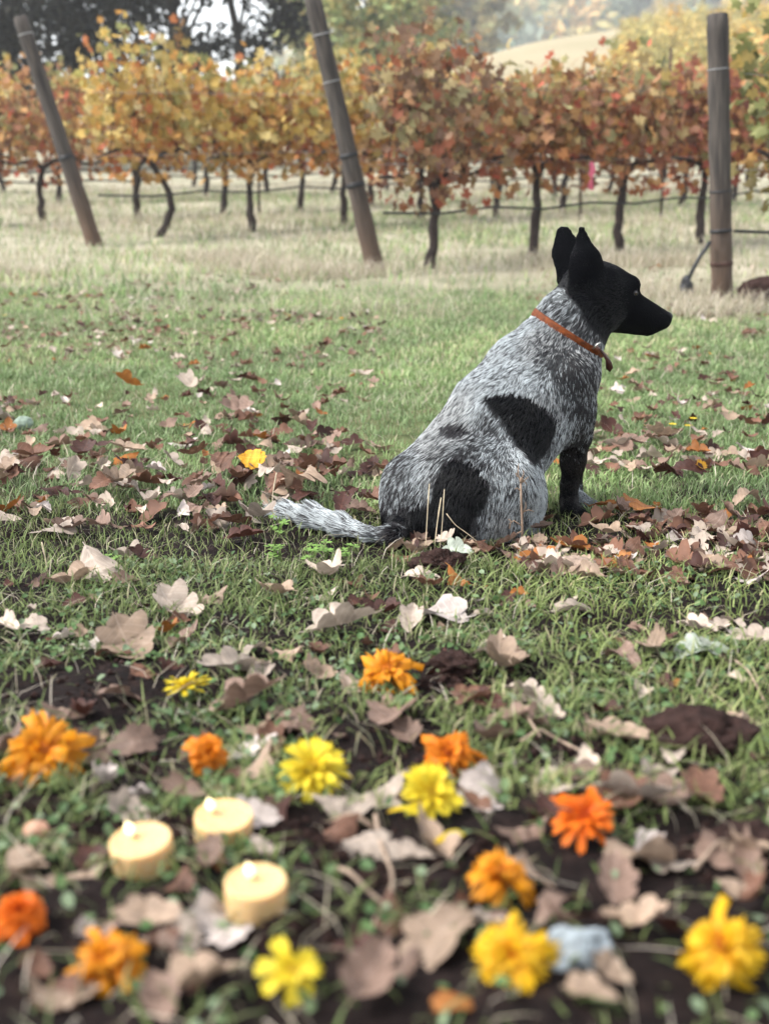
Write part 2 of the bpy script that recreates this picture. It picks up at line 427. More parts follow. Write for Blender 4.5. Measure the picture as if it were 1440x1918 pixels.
m_skin = mat('dog_coat', attr=True, rough=.85, spec=.03, bump=(300, .5))
dog = link('dog', new_mesh('dog', dv-base, quads=dq, colors=skin_c), m_skin, loc=base,
           label='sitting short-haired dog, blue-grey speckled coat, black head and flank patches, facing away from camera', cat='dog')
# fur strands
def make_fur(n):
    tri = np.concatenate([dq[:, [0, 1, 2]], dq[:, [0, 2, 3]]])
    area = np.linalg.norm(np.cross(dv[tri[:, 1]]-dv[tri[:, 0]], dv[tri[:, 2]]-dv[tri[:, 0]]), axis=1)
    hv = hair[tri].mean(1); wgt = area*(.6+.9*(hv < .009)+.8*(hv > .02))
    pick = rng.choice(len(tri), n, p=wgt/wgt.sum())
    a, b = rng.random(n), rng.random(n); sw = a+b > 1; a[sw], b[sw] = 1-a[sw], 1-b[sw]
    T = tri[pick]; bc = np.stack([1-a-b, a, b], 1)[..., None]
    pos = (dv[T]*bc).sum(1); nor = (dn[T]*bc).sum(1); nor /= np.linalg.norm(nor, axis=1, keepdims=True)
    fl = (flow[T]*bc).sum(1); ln = (hair[T][..., None]*bc).sum(1)[:, 0]
    # lazy waves in the coat
    wob = np.stack([vnoise(pos*38, 21), vnoise(pos*38, 22), vnoise(pos*38, 23)], 1)-.5
    tz = (zones['tail'][T][..., None]*bc).sum(1)
    fl = fl+wob*(.7-.66*tz)+rng.normal(0, .12, (n, 3))*(1-.5*tz)
    fl -= nor*(fl*nor).sum(1, keepdims=True); fl /= np.linalg.norm(fl, axis=1, keepdims=True)+1e-9
    zz = {k: (v[T][..., None]*bc).sum(1)[:, 0] for k, v in zones.items()}
    ln = ln*rng.uniform(.7, 1.25, n)
    lift = np.where(ln < .006, .25, .34)+(vnoise(pos*45, 31)-.5)*.3*(1-tz[:, 0])
    d0 = fl+nor*lift[:, None]; d0 /= np.linalg.norm(d0, axis=1, keepdims=True)
    d1 = fl+nor*.02; d1 /= np.linalg.norm(d1, axis=1, keepdims=True)
    p0 = pos-nor*.0008; p1 = p0+d0*(ln*.4)[:, None]; p2 = p1+(d0*.35+d1*.65)*(ln*.35)[:, None]; p3 = p2+d1*(ln*.3)[:, None]
    pts = np.stack([p0, p1, p2, p3], 1)-base
    f = dark_fraction(pos, zz, nor[:, 1])
    # ticking: small locks of dark and of light hair
    along = pos-fl*.004
    tick = .36*vnoise(along*190, 41)+.36*vnoise(along*380, 42)+.28*rng.random(n)
    tick = np.clip((tick-.5)*1.8+.5, 0, 1)
    dk = sst(-.10, .10, f-tick)
    v = rng.uniform(.72, 1.12, n)*(.8+.4*vnoise(pos*60, 44))
    cw = WHITE*v[:, None]; warm = sst(.55, .75, vnoise(pos*9, 47))*.5
    cw = cw*(1-warm[:, None]*np.array([.15, .24, .30]))
    cb = np.where((f > 1)[:, None], BLACK*rng.uniform(.5, 1.3, n)[:, None], np.array([.022, .020, .022])*rng.uniform(.6, 1.5, n)[:, None])
    lgz = np.clip(zz['leg']+zz['arm']*.3, 0, 1)[:, None]; cb = cb*(1-lgz)+np.array([.008, .0062, .0056])*rng.uniform(.5, 1.7, n)[:, None]*lgz
    c = cw*(1-dk[:, None])+cb*dk[:, None]
    # collar zone is pressed flat by the collar
    hc = bpy.data.hair_curves.new('fur'); hc.add_curves([4]*n)
    hc.attributes['position'].data.foreach_set('vector', pts.astype(np.float32).ravel())
    rad = np.tile(np.array([.00038, .00036, .00027, .00008]), (n, 1))*np.where(ln > .02, 1.15, 1)[:, None]
    ra = hc.attributes.get('radius') or hc.attributes.new('radius', 'FLOAT', 'POINT')
    ra.data.foreach_set('value', rad.astype(np.float32).ravel())
    at = hc.attributes.new('tint', 'FLOAT_COLOR', 'CURVE')
    at.data.foreach_set('color', np.concatenate([c, np.ones((n, 1))], 1).astype(np.float32).ravel())
    return hc
m_fur = mat('dog_fur', attr=True, rough=.42, spec=.20)
link('fur', make_fur(170000), m_fur, dog)
# eyes, nose, collar
def uvsphere(c, axes, rad, nu=14, nv=9):
    v = []; f = []
    for j in range(nv+1):
        th = math.pi*j/nv
        for i in range(nu):
            ph = 2*math.pi*i/nu
            v.append(np.asarray(c)+np.asarray(axes).T@(np.array([math.sin(th)*math.cos(ph), math.sin(th)*math.sin(ph), math.cos(th)])*rad))
    for j in range(nv):
        for i in range(nu): f.append((j*nu+i, j*nu+(i+1) % nu, (j+1)*nu+(i+1) % nu, (j+1)*nu+i))
    return np.array(v), np.array(f)
m_eye = mat('dog_eye', (.020, .010, .005), .18, spec=.5); m_nose = mat('dog_nose', (.004, .004, .0045), .5, bump=(900, .4), spec=.25)
m_lid = mat('eyelid_rim', (.012, .012, .014), .6)
for s_ in (-1, 1):
    ec = H(.0740, s_*.0338, .0255); n_ = unit(Hl*s_*.85+Ha*.5)
    v, f = uvsphere(ec-base, HAX, (.0078, .0078, .0078)); e_ = link('eye', new_mesh('eye', v, quads=f), m_eye, dog)
    tv, tf = [], []
    t1 = unit(np.cross(n_, Hu)); t2 = np.cross(t1, n_)
    for i in range(16):
        a = 2*math.pi*i/16; cc = ec+n_*.0052+t1*math.cos(a)*.0085+t2*math.sin(a)*.0052-base
        rdir = t1*math.cos(a)+t2*math.sin(a)
        for k in range(6):
            b_ = 2*math.pi*k/6; tv.append(cc+(rdir*math.cos(b_)+n_*math.sin(b_))*.0013)
    for i in range(16):
        for k in range(6): tf.append((i*6+k, i*6+(k+1) % 6, ((i+1) % 16)*6+(k+1) % 6, ((i+1) % 16)*6+k))
    link('eyelid', new_mesh('eyelid', tv, quads=tf), m_lid, e_)
nv_, nf_ = uvsphere(np.zeros(3), np.eye(3), (1, 1, 1), 18, 12)
nv_ = nv_*np.array([.0125, .0155, .0125]); nv_[:, 2] -= np.where(nv_[:, 2] < 0, nv_[:, 0]*.25, 0)
for s_ in (-1, 1):   # nostrils pressed in
    d = np.linalg.norm(nv_-np.array([.0115, s_*.007, -.001]), axis=1); nv_[:, 0] -= np.clip(.006-d, 0, 1)*.9
nv_ = np.array([H(.189+a, b, -.003+c) for a, b, c in nv_])-base
link('nose', new_mesh('nose', nv_, quads=nf_), m_nose, dog)
# collar: a leather band round the neck, pressed onto the coat
cc = P(1072, 630, 2.425); cax = unit(P(1095, 592, 2.445)-P(1046, 672, 2.40)); c1 = unit(np.cross(cax, (0, 1, 0))); c2 = np.cross(cax, c1)
def hit(o, d):
    ts = np.linspace(.02, .16, 300); f = dog_field((o+ts[:, None]*d).astype(np.float32)); k = np.argmax(f > 0); return ts[k]
tilt = unit(P(1136, 672, 2.40)-P(1012, 592, 2.42))
ca = unit(tilt); cb_ = unit(np.cross(ca, np.cross((0, 1, 0), ca))); cb_ = unit(np.array([0, 1, 0])-ca*ca[1]); cn = np.cross(cb_, ca)
if cn[2] < 0: cn = -cn
ring = []
CS = 56
for i in range(CS):
    a = 2*math.pi*i/CS; d = ca*math.cos(a)+cb_*math.sin(a); ring.append((d, hit(cc, d)))
rr = np.array([r for _, r in ring]); rr = (np.roll(rr, 1)+rr+np.roll(rr, -1)+np.roll(rr, 2)+np.roll(rr, -2))/5+.0005
cv = []; prof = [(-.0085, -.002), (-.0085, .0024), (-.006, .0036), (.006, .0036), (.0085, .0024), (.0085, -.002)]
for i in range(CS):
    d = ring[i][0]
    for h_, o_ in prof: cv.append(cc+d*(rr[i]+o_)+cn*h_-base)
K = len(prof); cf = [(i*K+k, ((i+1) % CS)*K+k, ((i+1) % CS)*K+(k+1) % K, i*K+(k+1) % K) for i in range(CS) for k in range(K)]
m_leather = mat('orange_leather', (.14, .034, .006), .55, noise=(90, .35, 1.15), bump=(500, .3), spec=.15)
m_leather2 = mat('brown_leather', (.045, .011, .007), .45, noise=(120, .6, 1.2), bump=(500, .3), spec=.45)
collar = link('collar', new_mesh('collar', cv, quads=cf), m_leather, dog, label='orange leather collar')
# hanging strap end and buckle at the throat
def slab(path, width_dir, w_, th):
    v = []; f = []
    path = np.array(path); wd = unit(width_dir)
    for i, p_ in enumerate(path):
        tg = unit(path[min(i+1, len(path)-1)]-path[max(i-1, 0)]); nn = unit(np.cross(tg, wd))
        ww = w_[i] if hasattr(w_, '__len__') else w_
        for a, b in ((-1, -1), (1, -1), (1, 1), (-1, 1)): v.append(p_+wd*a*ww/2+nn*b*th/2)
    n_ = len(path)
    for i in range(n_-1):
        for k in range(4): f.append((i*4+k, i*4+(k+1) % 4, i*4+4+(k+1) % 4, i*4+4+k))
    f += [(3, 2, 1, 0), (n_*4-4, n_*4-3, n_*4-2, n_*4-1)]
    return np.array(v), np.array(f)
v, f = slab([P(1121, 652, 2.355)-base, P(1129, 660, 2.352)-base, P(1137, 671, 2.355)-base, P(1141, 682, 2.36)-base, P(1138, 693, 2.365)-base], (.55, .3, -.5), [.020, .024, .026, .024, .012], .004)
link('strap_end', new_mesh('strap_end', v, quads=f, smooth=False), m_leather2, collar, label='dark red-brown strap end')
m_metal = mat('buckle_metal', (.6, .58, .54), .3); m_metal.node_tree.nodes['Principled BSDF'].inputs['Metallic'].default_value = 1
v, f = slab([P(1112, 652, 2.345)-base, P(1117, 646, 2.343)-base, P(1122, 642, 2.345)-base], (.5, -.4, .5), .006, .0035)
link('buckle', new_mesh('buckle', v, quads=f, smooth=False), m_metal, collar)

# ------------------------------------------------------------------ vineyard: posts, vines, hoses
def tube(path, radii, seg=8, cap=True, jitter=0):
    path = np.asarray(path, float); n = len(path); v = []; ref = np.array([.3, .9, .1])
    for i in range(n):
        tg = unit(path[min(i+1, n-1)]-path[max(i-1, 0)])
        a = np.cross(tg, ref); a = unit(a) if np.linalg.norm(a) > 1e-4 else unit(np.cross(tg, (1, 0, 0))); b = np.cross(tg, a)
        for k in range(seg):
            an = 2*math.pi*k/seg; r = radii[i]*(1+jitter*random.uniform(-1, 1))
            v.append(path[i]+(a*math.cos(an)+b*math.sin(an))*r)
    f = [(i*seg+k, i*seg+(k+1) % seg, (i+1)*seg+(k+1) % seg, (i+1)*seg+k) for i in range(n-1) for k in range(seg)]
    t_ = []
    if cap:
        v.append(path[0]); v.append(path[-1]); c0, c1_ = len(v)-2, len(v)-1
        for k in range(seg):
            t_.append((c0, (k+1) % seg, k)); t_.append((c1_, (n-1)*seg+k, (n-1)*seg+(k+1) % seg))
    return np.array(v), np.array(f), np.array(t_) if t_ else None
def tube_mesh(name, path, radii, seg=8, jitter=0):
    v, f, t_ = tube(path, radii, seg, True, jitter); return new_mesh(name, v, quads=f, tris=t_)
def joined(parts):
    V = []; Q = []; T = []; o = 0
    for v, f, t_ in parts:
        V.append(v); Q.append(np.asarray(f)+o)
        if t_ is not None: T.append(np.asarray(t_)+o)
        o += len(v)
    return np.concatenate(V), np.concatenate(Q), (np.concatenate(T) if T else None)

def wood_material():
    m = bpy.data.materials.new('weathered_wood'); m.use_nodes = True; N, L = m.node_tree.nodes, m.node_tree.links; b = N['Principled BSDF']; b.inputs['Roughness'].default_value = .85
    tc = N.new('ShaderNodeTexCoord'); mp = N.new('ShaderNodeMapping'); mp.inputs['Scale'].default_value = (30, 30, 2.2); L.new(tc.outputs['Object'], mp.inputs[0])
    t = N.new('ShaderNodeTexNoise'); t.inputs['Scale'].default_value = 1.5; t.inputs['Detail'].default_value = 8; L.new(mp.outputs[0], t.inputs['Vector'])
    r = N.new('ShaderNodeValToRGB'); L.new(t.outputs['Fac'], r.inputs[0]); e = r.color_ramp.elements
    e[0].position = .35; e[0].color = (.018, .014, .012, 1); e[1].position = .68; e[1].color = (.075, .060, .049, 1)
    # rusty brown staining that climbs from the foot
    sp = N.new('ShaderNodeSeparateXYZ'); L.new(tc.outputs['Object'], sp.inputs[0])
    mr = N.new('ShaderNodeMapRange'); mr.inputs['From Min'].default_value = .75; mr.inputs['From Max'].default_value = .1; L.new(sp.outputs['Z'], mr.inputs[0])
    mu = N.new('ShaderNodeMath'); mu.operation = 'MULTIPLY'; L.new(mr.outputs[0], mu.inputs[0]); L.new(t.outputs['Fac'], mu.inputs[1])
    mx = N.new('ShaderNodeMix'); mx.data_type = 'RGBA'; L.new(mu.outputs[0], mx.inputs['Factor']); L.new(r.outputs[0], mx.inputs['A']); mx.inputs['B'].default_value = (.115, .062, .033, 1)
    L.new(mx.outputs['Result'], b.inputs['Base Color'])
    bp = N.new('ShaderNodeBump'); bp.inputs['Strength'].default_value = .8; bp.inputs['Distance'].default_value = .01; L.new(t.outputs['Fac'], bp.inputs['Height']); L.new(bp.outputs[0], b.inputs['Normal'])
    return m
m_wood = wood_material()
m_bark = mat('vine_bark', (.036, .026, .023), .95, noise=(25, .45, 1.5), bump=(60, 1))
m_hose = mat('black_hose', (.016, .016, .018), .5)
m_wire = mat('galvanised_wire', (.25, .25, .25), .45)
m_rust = mat('rusty_steel', (.05, .026, .02), .8, noise=(40, .6, 1.4))
m_vleaf = mat('vine_leaf', attr=True, rough=.6, transl=.35, spec=.2)

ROWD = unit((.80, .575, 0)); ROWN = np.array([-ROWD[1], ROWD[0], 0])
def lean_post(name, bp, tp, r0, r1, label):
    """post from base point to top point, 5 cm sunk in the ground"""
    bp = np.array(bp); tp = np.array(tp); ax = tp-bp; L_ = np.linalg.norm(ax)
    n = 22; path = [np.array([0, 0, -.08+(L_+.08)*i/(n-1)]) for i in range(n)]
    rad = [(r0+(r1-r0)*i/(n-1))*(1+.03*math.sin(i*1.7)+random.uniform(-.02, .02)) for i in range(n)]
    path += [np.array([0, 0, L_+.008])]; rad += [r1*.82]
    v, f, t_ = tube(path, rad, 18, True, .018)
    o = link(name, new_mesh(name, v, quads=f, tris=t_), m_wood, loc=bp, label=label, cat='post', group='vineyard end posts')
    o.rotation_mode = 'QUATERNION'; o.rotation_quaternion = Vector(ax).to_track_quat('Z', 'Y')
    return o
def band(parent, z, r, h=.02, m=None, name='hose_tie'):
    path = [(0, 0, z-h/2), (0, 0, z-h/4), (0, 0, z+h/4), (0, 0, z+h/2)]
    v, f, t_ = tube(path, [r*.98, r*1.06, r*1.06, r*.98], 16, True); return link(name, new_mesh(name, v, quads=f, tris=t_), m or m_hose, parent)
bR = G(1352, 566); yR = bR[1]; tR = P(1344, 27, yR+.02)
pR = lean_post('vine_post', bR, tR, .063, .058, 'upright thick weathered wooden end post behind the dog\'s nose')
bM = G(705, 512); tM = P(583, -14, bM[1]-.02)
pM = lean_post('vine_post', bM, tM, .066, .056, 'leaning wooden end post in the middle, where the red-brown vine row starts')
bL = G(178, 458); tL = P(38, 32, bL[1]-.02)
pL = lean_post('vine_post', bL, tL, .072, .058, 'leaning wooden end post at the far left, beside the golden vines')
LR, LM, LL = np.linalg.norm(tR-bR), np.linalg.norm(tM-bM), np.linalg.norm(tL-bL)
band(pR, LR*.26, .0615); band(pR, LR*.40, .061, .014); band(pR, LR*.82, .0585, .006, m_wire, 'wire_wrap'); band(pR, .22, .0625, .03, m_rust, 'wire_wrap')
band(pM, LM*.44, .0625, .03); band(pM, LM*.335, .063, .04); band(pM, LM*.86, .058, .008, m_wire, 'wire_wrap'); band(pM, LM*.70, .0595, .008, m_wire, 'wire_wrap')
band(pL, LL*.40, .066, .04); band(pL, LL*.93, .059, .012, m_wire, 'wire_wrap')
# blue-white clip on the middle post
v, f = slab([np.array([-.075, -.03, LM*.20]), np.array([-.08, -.03, LM*.20+.05]), np.array([-.07, -.035, LM*.20+.07])], (0, 1, 0), .035, .02)
link('plastic_clip', new_mesh('plastic_clip', v, quads=f, smooth=False), mat('pale_blue_plastic', (.45, .55, .62), .4), pM, label='pale blue plastic clip')
# a hose end hanging from the right post with a tied black bundle
h0 = P(1330, 452, yR-.05); h1 = P(1312, 478, yR-.07); h2 = P(1296, 507, yR-.08); h3 = P(1287, 530, yR-.08)
he = link('hanging_hose', None, label='black hose end with a tied bundle hanging from the upright end post', cat='hose', loc=h0)
link('hose', tube_mesh('hose', np.array([h0, h0*.5+h1*.5+np.array([0, 0, -.004]), h1, h2, h3])-h0, [.011]*5, 8), m_hose, he)
bv, bf = uvsphere(P(1285, 540, yR-.08)-h0, np.eye(3), (.042, .042, .075), 16, 12)
bv = bv+(vnoise(bv*40, 3)[:, None]-.5)*.03
link('tied_bundle', new_mesh('tied_bundle', bv, quads=bf), m_hose, he)

# --- vine foliage
LOBE = []
for i in range(11):
    a = -math.pi*.86+i/10*math.pi*1.72; r = (.62 if i % 2 else 1.0)*(1-.12*abs(a)/math.pi)
    LOBE.append((math.sin(a)*r*.95, math.cos(a)*r+.1))
LOBE = np.array(LOBE)
def leaf_cloud(pos, size, nrm, colors, droop=.25):
    """many vine leaves: fan of 10 triangles each, folded along the midrib"""
    n = len(pos); nrm = nrm/(np.linalg.norm(nrm, axis=1, keepdims=True)+1e-9)
    rnd = rng.normal(0, 1, (n, 3)); rnd[:, 2] -= 1.2
    yv = rnd-nrm*(rnd*nrm).sum(1, keepdims=True); yv /= np.linalg.norm(yv, axis=1, keepdims=True)+1e-9
    xv = np.cross(yv, nrm)
    K_ = len(LOBE)+1
    loc = np.concatenate([[[0, 0]], LOBE])                     # K_,2
    bend = rng.uniform(-.5, .35, (n, 1)); fold = rng.uniform(.0, .5, (n, 1))
    x = loc[None, :, 0]*size[:, None]*.5; y = loc[None, :, 1]*size[:, None]*.5
    z = (fold*np.abs(loc[None, :, 0])+bend*(loc[None, :, 1]**2)*.5+rng.uniform(-.12, .12, (n, K_)))*size[:, None]*.5
    v = pos[:, None]+xv[:, None]*x[..., None]+yv[:, None]*y[..., None]+nrm[:, None]*z[..., None]
    o = (np.arange(n)*K_)[:, None, None]
    fan = np.array([(0, i, i+1) for i in range(1, K_-1)])[None]+o
    c = np.repeat(colors[:, None], K_, 1)*rng.uniform(.88, 1.1, (n, K_, 1))
    return v.reshape(-1, 3), fan.reshape(-1, 3), c.reshape(-1, 3)
PAL = {
 'gold': [((.52, .34, .05), 5), ((.58, .44, .13), 5), ((.54, .26, .04), 4), ((.36, .33, .08), 2), ((.42, .12, .025), 2), ((.20, .10, .035), 1), ((.62, .50, .22), 1)],
 'rust': [((.42, .19, .08), 4), ((.30, .12, .06), 4), ((.52, .26, .07), 4), ((.24, .14, .06), 2), ((.46, .33, .12), 3), ((.50, .10, .05), 1), ((.30, .28, .11), 2), ((.15, .07, .04), 1)],
 'red':  [((.38, .10, .055), 4), ((.26, .07, .045), 3), ((.46, .20, .06), 4), ((.30, .20, .06), 2), ((.12, .05, .03), 2)],
 'brown': [((.25, .14, .08), 4), ((.17, .09, .055), 3), ((.36, .17, .07), 3), ((.28, .25, .11), 3), ((.50, .39, .17), 2), ((.40, .11, .05), 2)],
 'green': [((.25, .27, .08), 4), ((.36, .34, .12), 3), ((.40, .28, .06), 3), ((.16, .17, .06), 2)],
}
def palette(name, n):
    cs = np.array([c for c, _ in PAL[name]]); w_ = np.array([k for _, k in PAL[name]], float)
    c = cs[rng.choice(len(cs), n, p=w_/w_.sum())]; c = c*.80+c.mean(1, keepdims=True)*np.array([.27, .24, .19]); return c*rng.uniform(.75, 1.25, (n, 1))
def crown_mesh(pal, n, half=.58, lo=.68, hi=1.72, thick=.26, size=(.08, .14), top_green=.0):
    """foliage of one vine, local x = along row, y = across, z = up; clumps leave gaps"""
    pts = []; k = 0
    while k < n:
        shoot = rng.uniform(-half, half); z0 = lo+rng.uniform(0, .25); top = hi*rng.uniform(.74, 1.10); lean = rng.normal(0, .16); ly = rng.normal(0, .10)
        m = int(rng.integers(14, 26)); t_ = rng.random(m)**.85; z = z0+(top-z0)*t_
        sp = .13*(1-.45*t_)
        pts.append(np.stack([shoot+lean*t_+rng.normal(0, 1, m)*sp, (rng.normal(0, 1, m)*sp*thick/.2+ly*t_), z+rng.normal(0, .05, m)], 1)); k += m
    p = np.concatenate(pts)[:n]
    # droopy skirt under the cordon
    sk = rng.random(n) < .09; p[sk, 2] = lo+.10-rng.random(sk.sum())**1.6*.24; p[sk, 0] = rng.uniform(-half, half, sk.sum())
    nr = rng.normal(0, 1, (n, 3)); nr[:, 1] += np.sign(p[:, 1])*.8-.5; nr[:, 2] += .35
    c = palette(pal, n)
    if top_green:
        m = (p[:, 2] > hi*.88) & (rng.random(n) < top_green); c[m] = palette('green', m.sum())
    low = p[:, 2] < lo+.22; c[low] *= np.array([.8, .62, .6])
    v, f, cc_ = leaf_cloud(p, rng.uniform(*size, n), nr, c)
    return new_mesh('foliage', v, tris=f, colors=cc_, smooth=False)
def trunk_mesh(h=.72, r=.032, bendx=.08):
    a = random.uniform(-1, 1)*bendx; b = random.uniform(-1, 1)*.05
    path = []; rad = []
    for i in range(11):
        t_ = i/10; path.append((a*math.sin(t_*3.1)+random.uniform(-.012, .012)+bendx*.5*t_*random.uniform(.6, 1.3), b*math.sin(t_*2.5)+random.uniform(-.01, .01), -.05+(h+.05)*t_))
        rad.append(r*(1.25-.45*t_+random.uniform(-.1, .14)+(.35 if i == 10 else 0)))
    return path, rad
crown_cache = {}
def vine(pos, pal, n, label, group, variant=None, scale=1.0, hi=1.72, lo=.68, top_green=0., half=.58, bend=.07, r=.032, shape=None):
    rz = math.atan2(ROWD[1], ROWD[0]); lo += random.uniform(-.10, .08)
    root = link('grapevine', None, label=label, cat='grapevine', group=group, loc=(pos[0], pos[1], gz(pos[0], pos[1])))
    root.rotation_euler = (0, 0, rz); root.scale = (scale,)*3
    path, rad = trunk_mesh(lo+.05, r, bend)
    if shape is not None: path = [(x+shape(z), y, z) for x, y, z in path]
    link('trunk', tube_mesh('trunk', path, rad, 9, .12), m_bark, root)
    tip = np.array(path[-1])
    for s_ in (-1, 1):
        arm = [tip+np.array([0, 0, -.03]), tip+np.array([s_*.12, 0, .05]), tip+np.array([s_*.3, random.uniform(-.04, .04), random.uniform(.01, .10)]), tip+np.array([s_*.5, random.uniform(-.05, .05), random.uniform(-.02, .12)])]
        link('cordon', tube_mesh('cordon', arm, [r*.8, r*.65, r*.5, r*.3], 7, .12), m_bark, root)
    cp = []
    for k in range(6):
        x0 = random.uniform(-half*.9, half*.9); b0 = np.array([x0, 0, lo+.1]); t0 = b0+np.array([random.uniform(-.2, .2), random.uniform(-.2, .2), (hi-lo)*random.uniform(.6, .95)])
        cp.append(tube(np.array([b0, b0*.5+t0*.5+np.array([random.uniform(-.05, .05), 0, 0]), t0]), [.006, .005, .003], 5))
    v, f, t_ = joined(cp)
    cn_ = link('canes', new_mesh('canes', v, quads=f, tris=t_), m_bark, root); cn_['kind'] = 'stuff'
    key = variant
    if key is None: me = crown_mesh(pal, n, half, lo, hi, top_green=top_green)
    else:
        key = (pal, variant)
        if key not in crown_cache: crown_cache[key] = crown_mesh(pal, n, half, lo, hi, top_green=top_green)
        me = crown_cache[key]
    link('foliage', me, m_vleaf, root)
    return root
def rowpt(b, d): return np.array([b[0], b[1], 0])+ROWD*d
ordn = ['first', 'second', 'third', 'fourth', 'fifth', 'sixth', 'seventh', 'eighth', 'ninth', 'tenth', 'eleventh', 'twelfth', 'thirteenth', 'fourteenth', 'fifteenth', 'sixteenth']
# row A: from the right post, leaves the frame at once
vine(rowpt(bR, .62), 'green', 620, 'yellow-green grapevine at the right edge, hanging leaves beside the upright post', 'grapevines in rows', hi=1.85, half=.46, lo=.7)
vine(rowpt(bR, 1.6), 'gold', 500, 'golden grapevine at the right edge, behind the yellow-green one', 'grapevines in rows', hi=1.8)
# row B: from the middle post, red-brown
vb = G(803, 499)
pals = ['brown', 'rust', 'rust', 'red', 'rust', 'brown']
for i in range(6):
    p_ = rowpt(vb, i*1.0)
    vine(p_, pals[i], 760, f'{"dark brown-leaved" if pals[i]=="brown" else "red-leaved" if pals[i]=="red" else "rust-coloured"} grapevine, {ordn[i]} from the leaning middle post in its row', 'grapevines in rows', hi=(1.56, 1.36, 1.48, 1.40, 1.52, 1.4)[i], lo=.62, half=(.48, .42, .46, .45, .48, .46)[i], top_green=.25 if i in (1, 2) else .05, r=.034)
# one short vine hugging the middle post on its open side
# row C: from the left post, golden
vc = G(296, 443)
palc = ['gold', 'gold', 'gold', 'rust', 'rust', 'rust', 'brown', 'rust', 'gold', 'rust', 'rust']
for i in range(11):
    p_ = rowpt(vc, i*1.02)
    sh = (lambda z: .10*math.sin(z*6.0)) if i == 0 else None
    vine(p_, palc[i], 760, f'{"golden yellow" if palc[i]=="gold" else "brown" if palc[i]=="brown" else "rusty orange"} grapevine, {ordn[i]} from the leaning far-left post in its row', 'grapevines in rows', lo=.64, half=.47, hi=(1.72, 1.52, 1.62, 1.48, 1.40, 1.5, 1.42, 1.5, 1.45, 1.5, 1.45)[i], top_green=.3 if i < 3 else .1, shape=sh)
# rows D, E, F behind: foliage shared between vines
bD = rowpt(bL, 0)+np.array([-2.35, 1.55, 0]); bE = bD+np.array([-2.35, 1.7, 0]); bF = bE+np.array([-2.3, 1.8, 0])
for rn, b_, n_, nm, pl in (('D', bD, 13, 'third row back', ['red', 'rust', 'gold', 'rust']), ('E', bE, 15, 'fourth row back', ['rust', 'gold', 'gold', 'red']), ('F', bF, 16, 'rearmost row', ['gold', 'green', 'rust', 'gold'])):
    for i in range(n_):
        p_ = rowpt(b_, .5+i*1.05)
        px, py, dp = proj(np.array([p_[0], p_[1], 1.2]))
        if px < -160 or px > 1640: continue
        pal_ = pl[i % 4]
        vine(p_, pal_, 520, {'gold': 'golden', 'red': 'dark red', 'rust': 'rusty orange', 'green': 'yellow-green'}[pal_]+f' grapevine in the {nm}, {ordn[i]} from its row end', 'grapevines in rows', variant=rn+str(i % 4), lo=.62, half=.5, hi=1.42+.1*(i % 3), top_green=.1)
# drip hoses and wires, one per row
def along(b, d0, d1, h, sag=.03, step=1.0):
    pts = []; d = d0; k = 0
    while d <= d1+1e-6:
        p_ = rowpt(b, d); pts.append((p_[0], p_[1], gz(p_[0], p_[1])+h-(sag if k % 2 else 0))); d += step/2; k += 1
    return pts
rows = [(bR, 2.5, 'beside the upright end post at the right edge', bR), (bM, 7, 'through the red-brown row behind the dog', bM), (bL, 12, 'through the golden row', bL), (bD, 14, 'through the third row back', None), (bE, 15, 'through the fourth row back', None)]
for b_, L_, nm, _ in rows:
    pts = along(b_, 0.06, L_, .42 if b_ is not bR else .40)
    link('drip_hose', tube_mesh('drip_hose', pts, [.0095]*len(pts), 7), m_hose, label=f'black drip hose running {nm}', cat='hose', group='drip hoses')
    for hgt, wn_ in ((.74, 'cordon wire'), (1.25, 'upper wire')):
        pts = along(b_, 0.03, L_, hgt, .005)
        link('trellis_wire', tube_mesh('trellis_wire', pts, [.0018]*len(pts), 5), m_wire, label=f'thin grey {wn_} running {nm}', cat='wire', group='trellis wires')
# rusty steel stakes in the rows
for px, py, top, lab in ((1237, 412, 88, 'thin rusty steel stake rising above the red vines'), (1087, 412, 240, 'thin rusty stake among the red vines, left of the taller stake'), (485, 402, 260, 'thin steel stake among the golden vines')):
    b_ = G(px, py); t_ = P(px+20 if top < 100 else px, top, b_[1])
    v, f = slab([np.zeros(3)-np.array([0, 0, .05]), (t_-b_)*.5, t_-b_], (1, 0, 0), .028, .010); v2, f2 = slab([np.zeros(3)-np.array([0, -.012, .05]), (t_-b_)*.5+np.array([0, .012, 0]), t_-b_+np.array([0, .012, -.001])], (1, 0, 0), .006, .020)
    link('steel_stake', new_mesh('steel_stake', np.concatenate([v, v2]), quads=np.concatenate([f, f2+len(v)]), smooth=False), m_rust, label=lab, cat='stake', group='steel stakes', loc=b_)
# pink marker ribbon
rb = P(1106, 330, 9.5)
v, f = slab([np.array([0, 0, .11]), np.array([.012, -.01, .05]), np.array([-.006, .01, -.02]), np.array([.008, -.008, -.10])], (1, .2, 0), [.03, .05, .046, .04], .002)
link('marker_ribbon', new_mesh('marker_ribbon', v, quads=f), mat('pink_tape', (.75, .16, .26), .5), label='bright pink marker ribbon hanging under the rust-coloured vines', cat='ribbon', loc=rb)

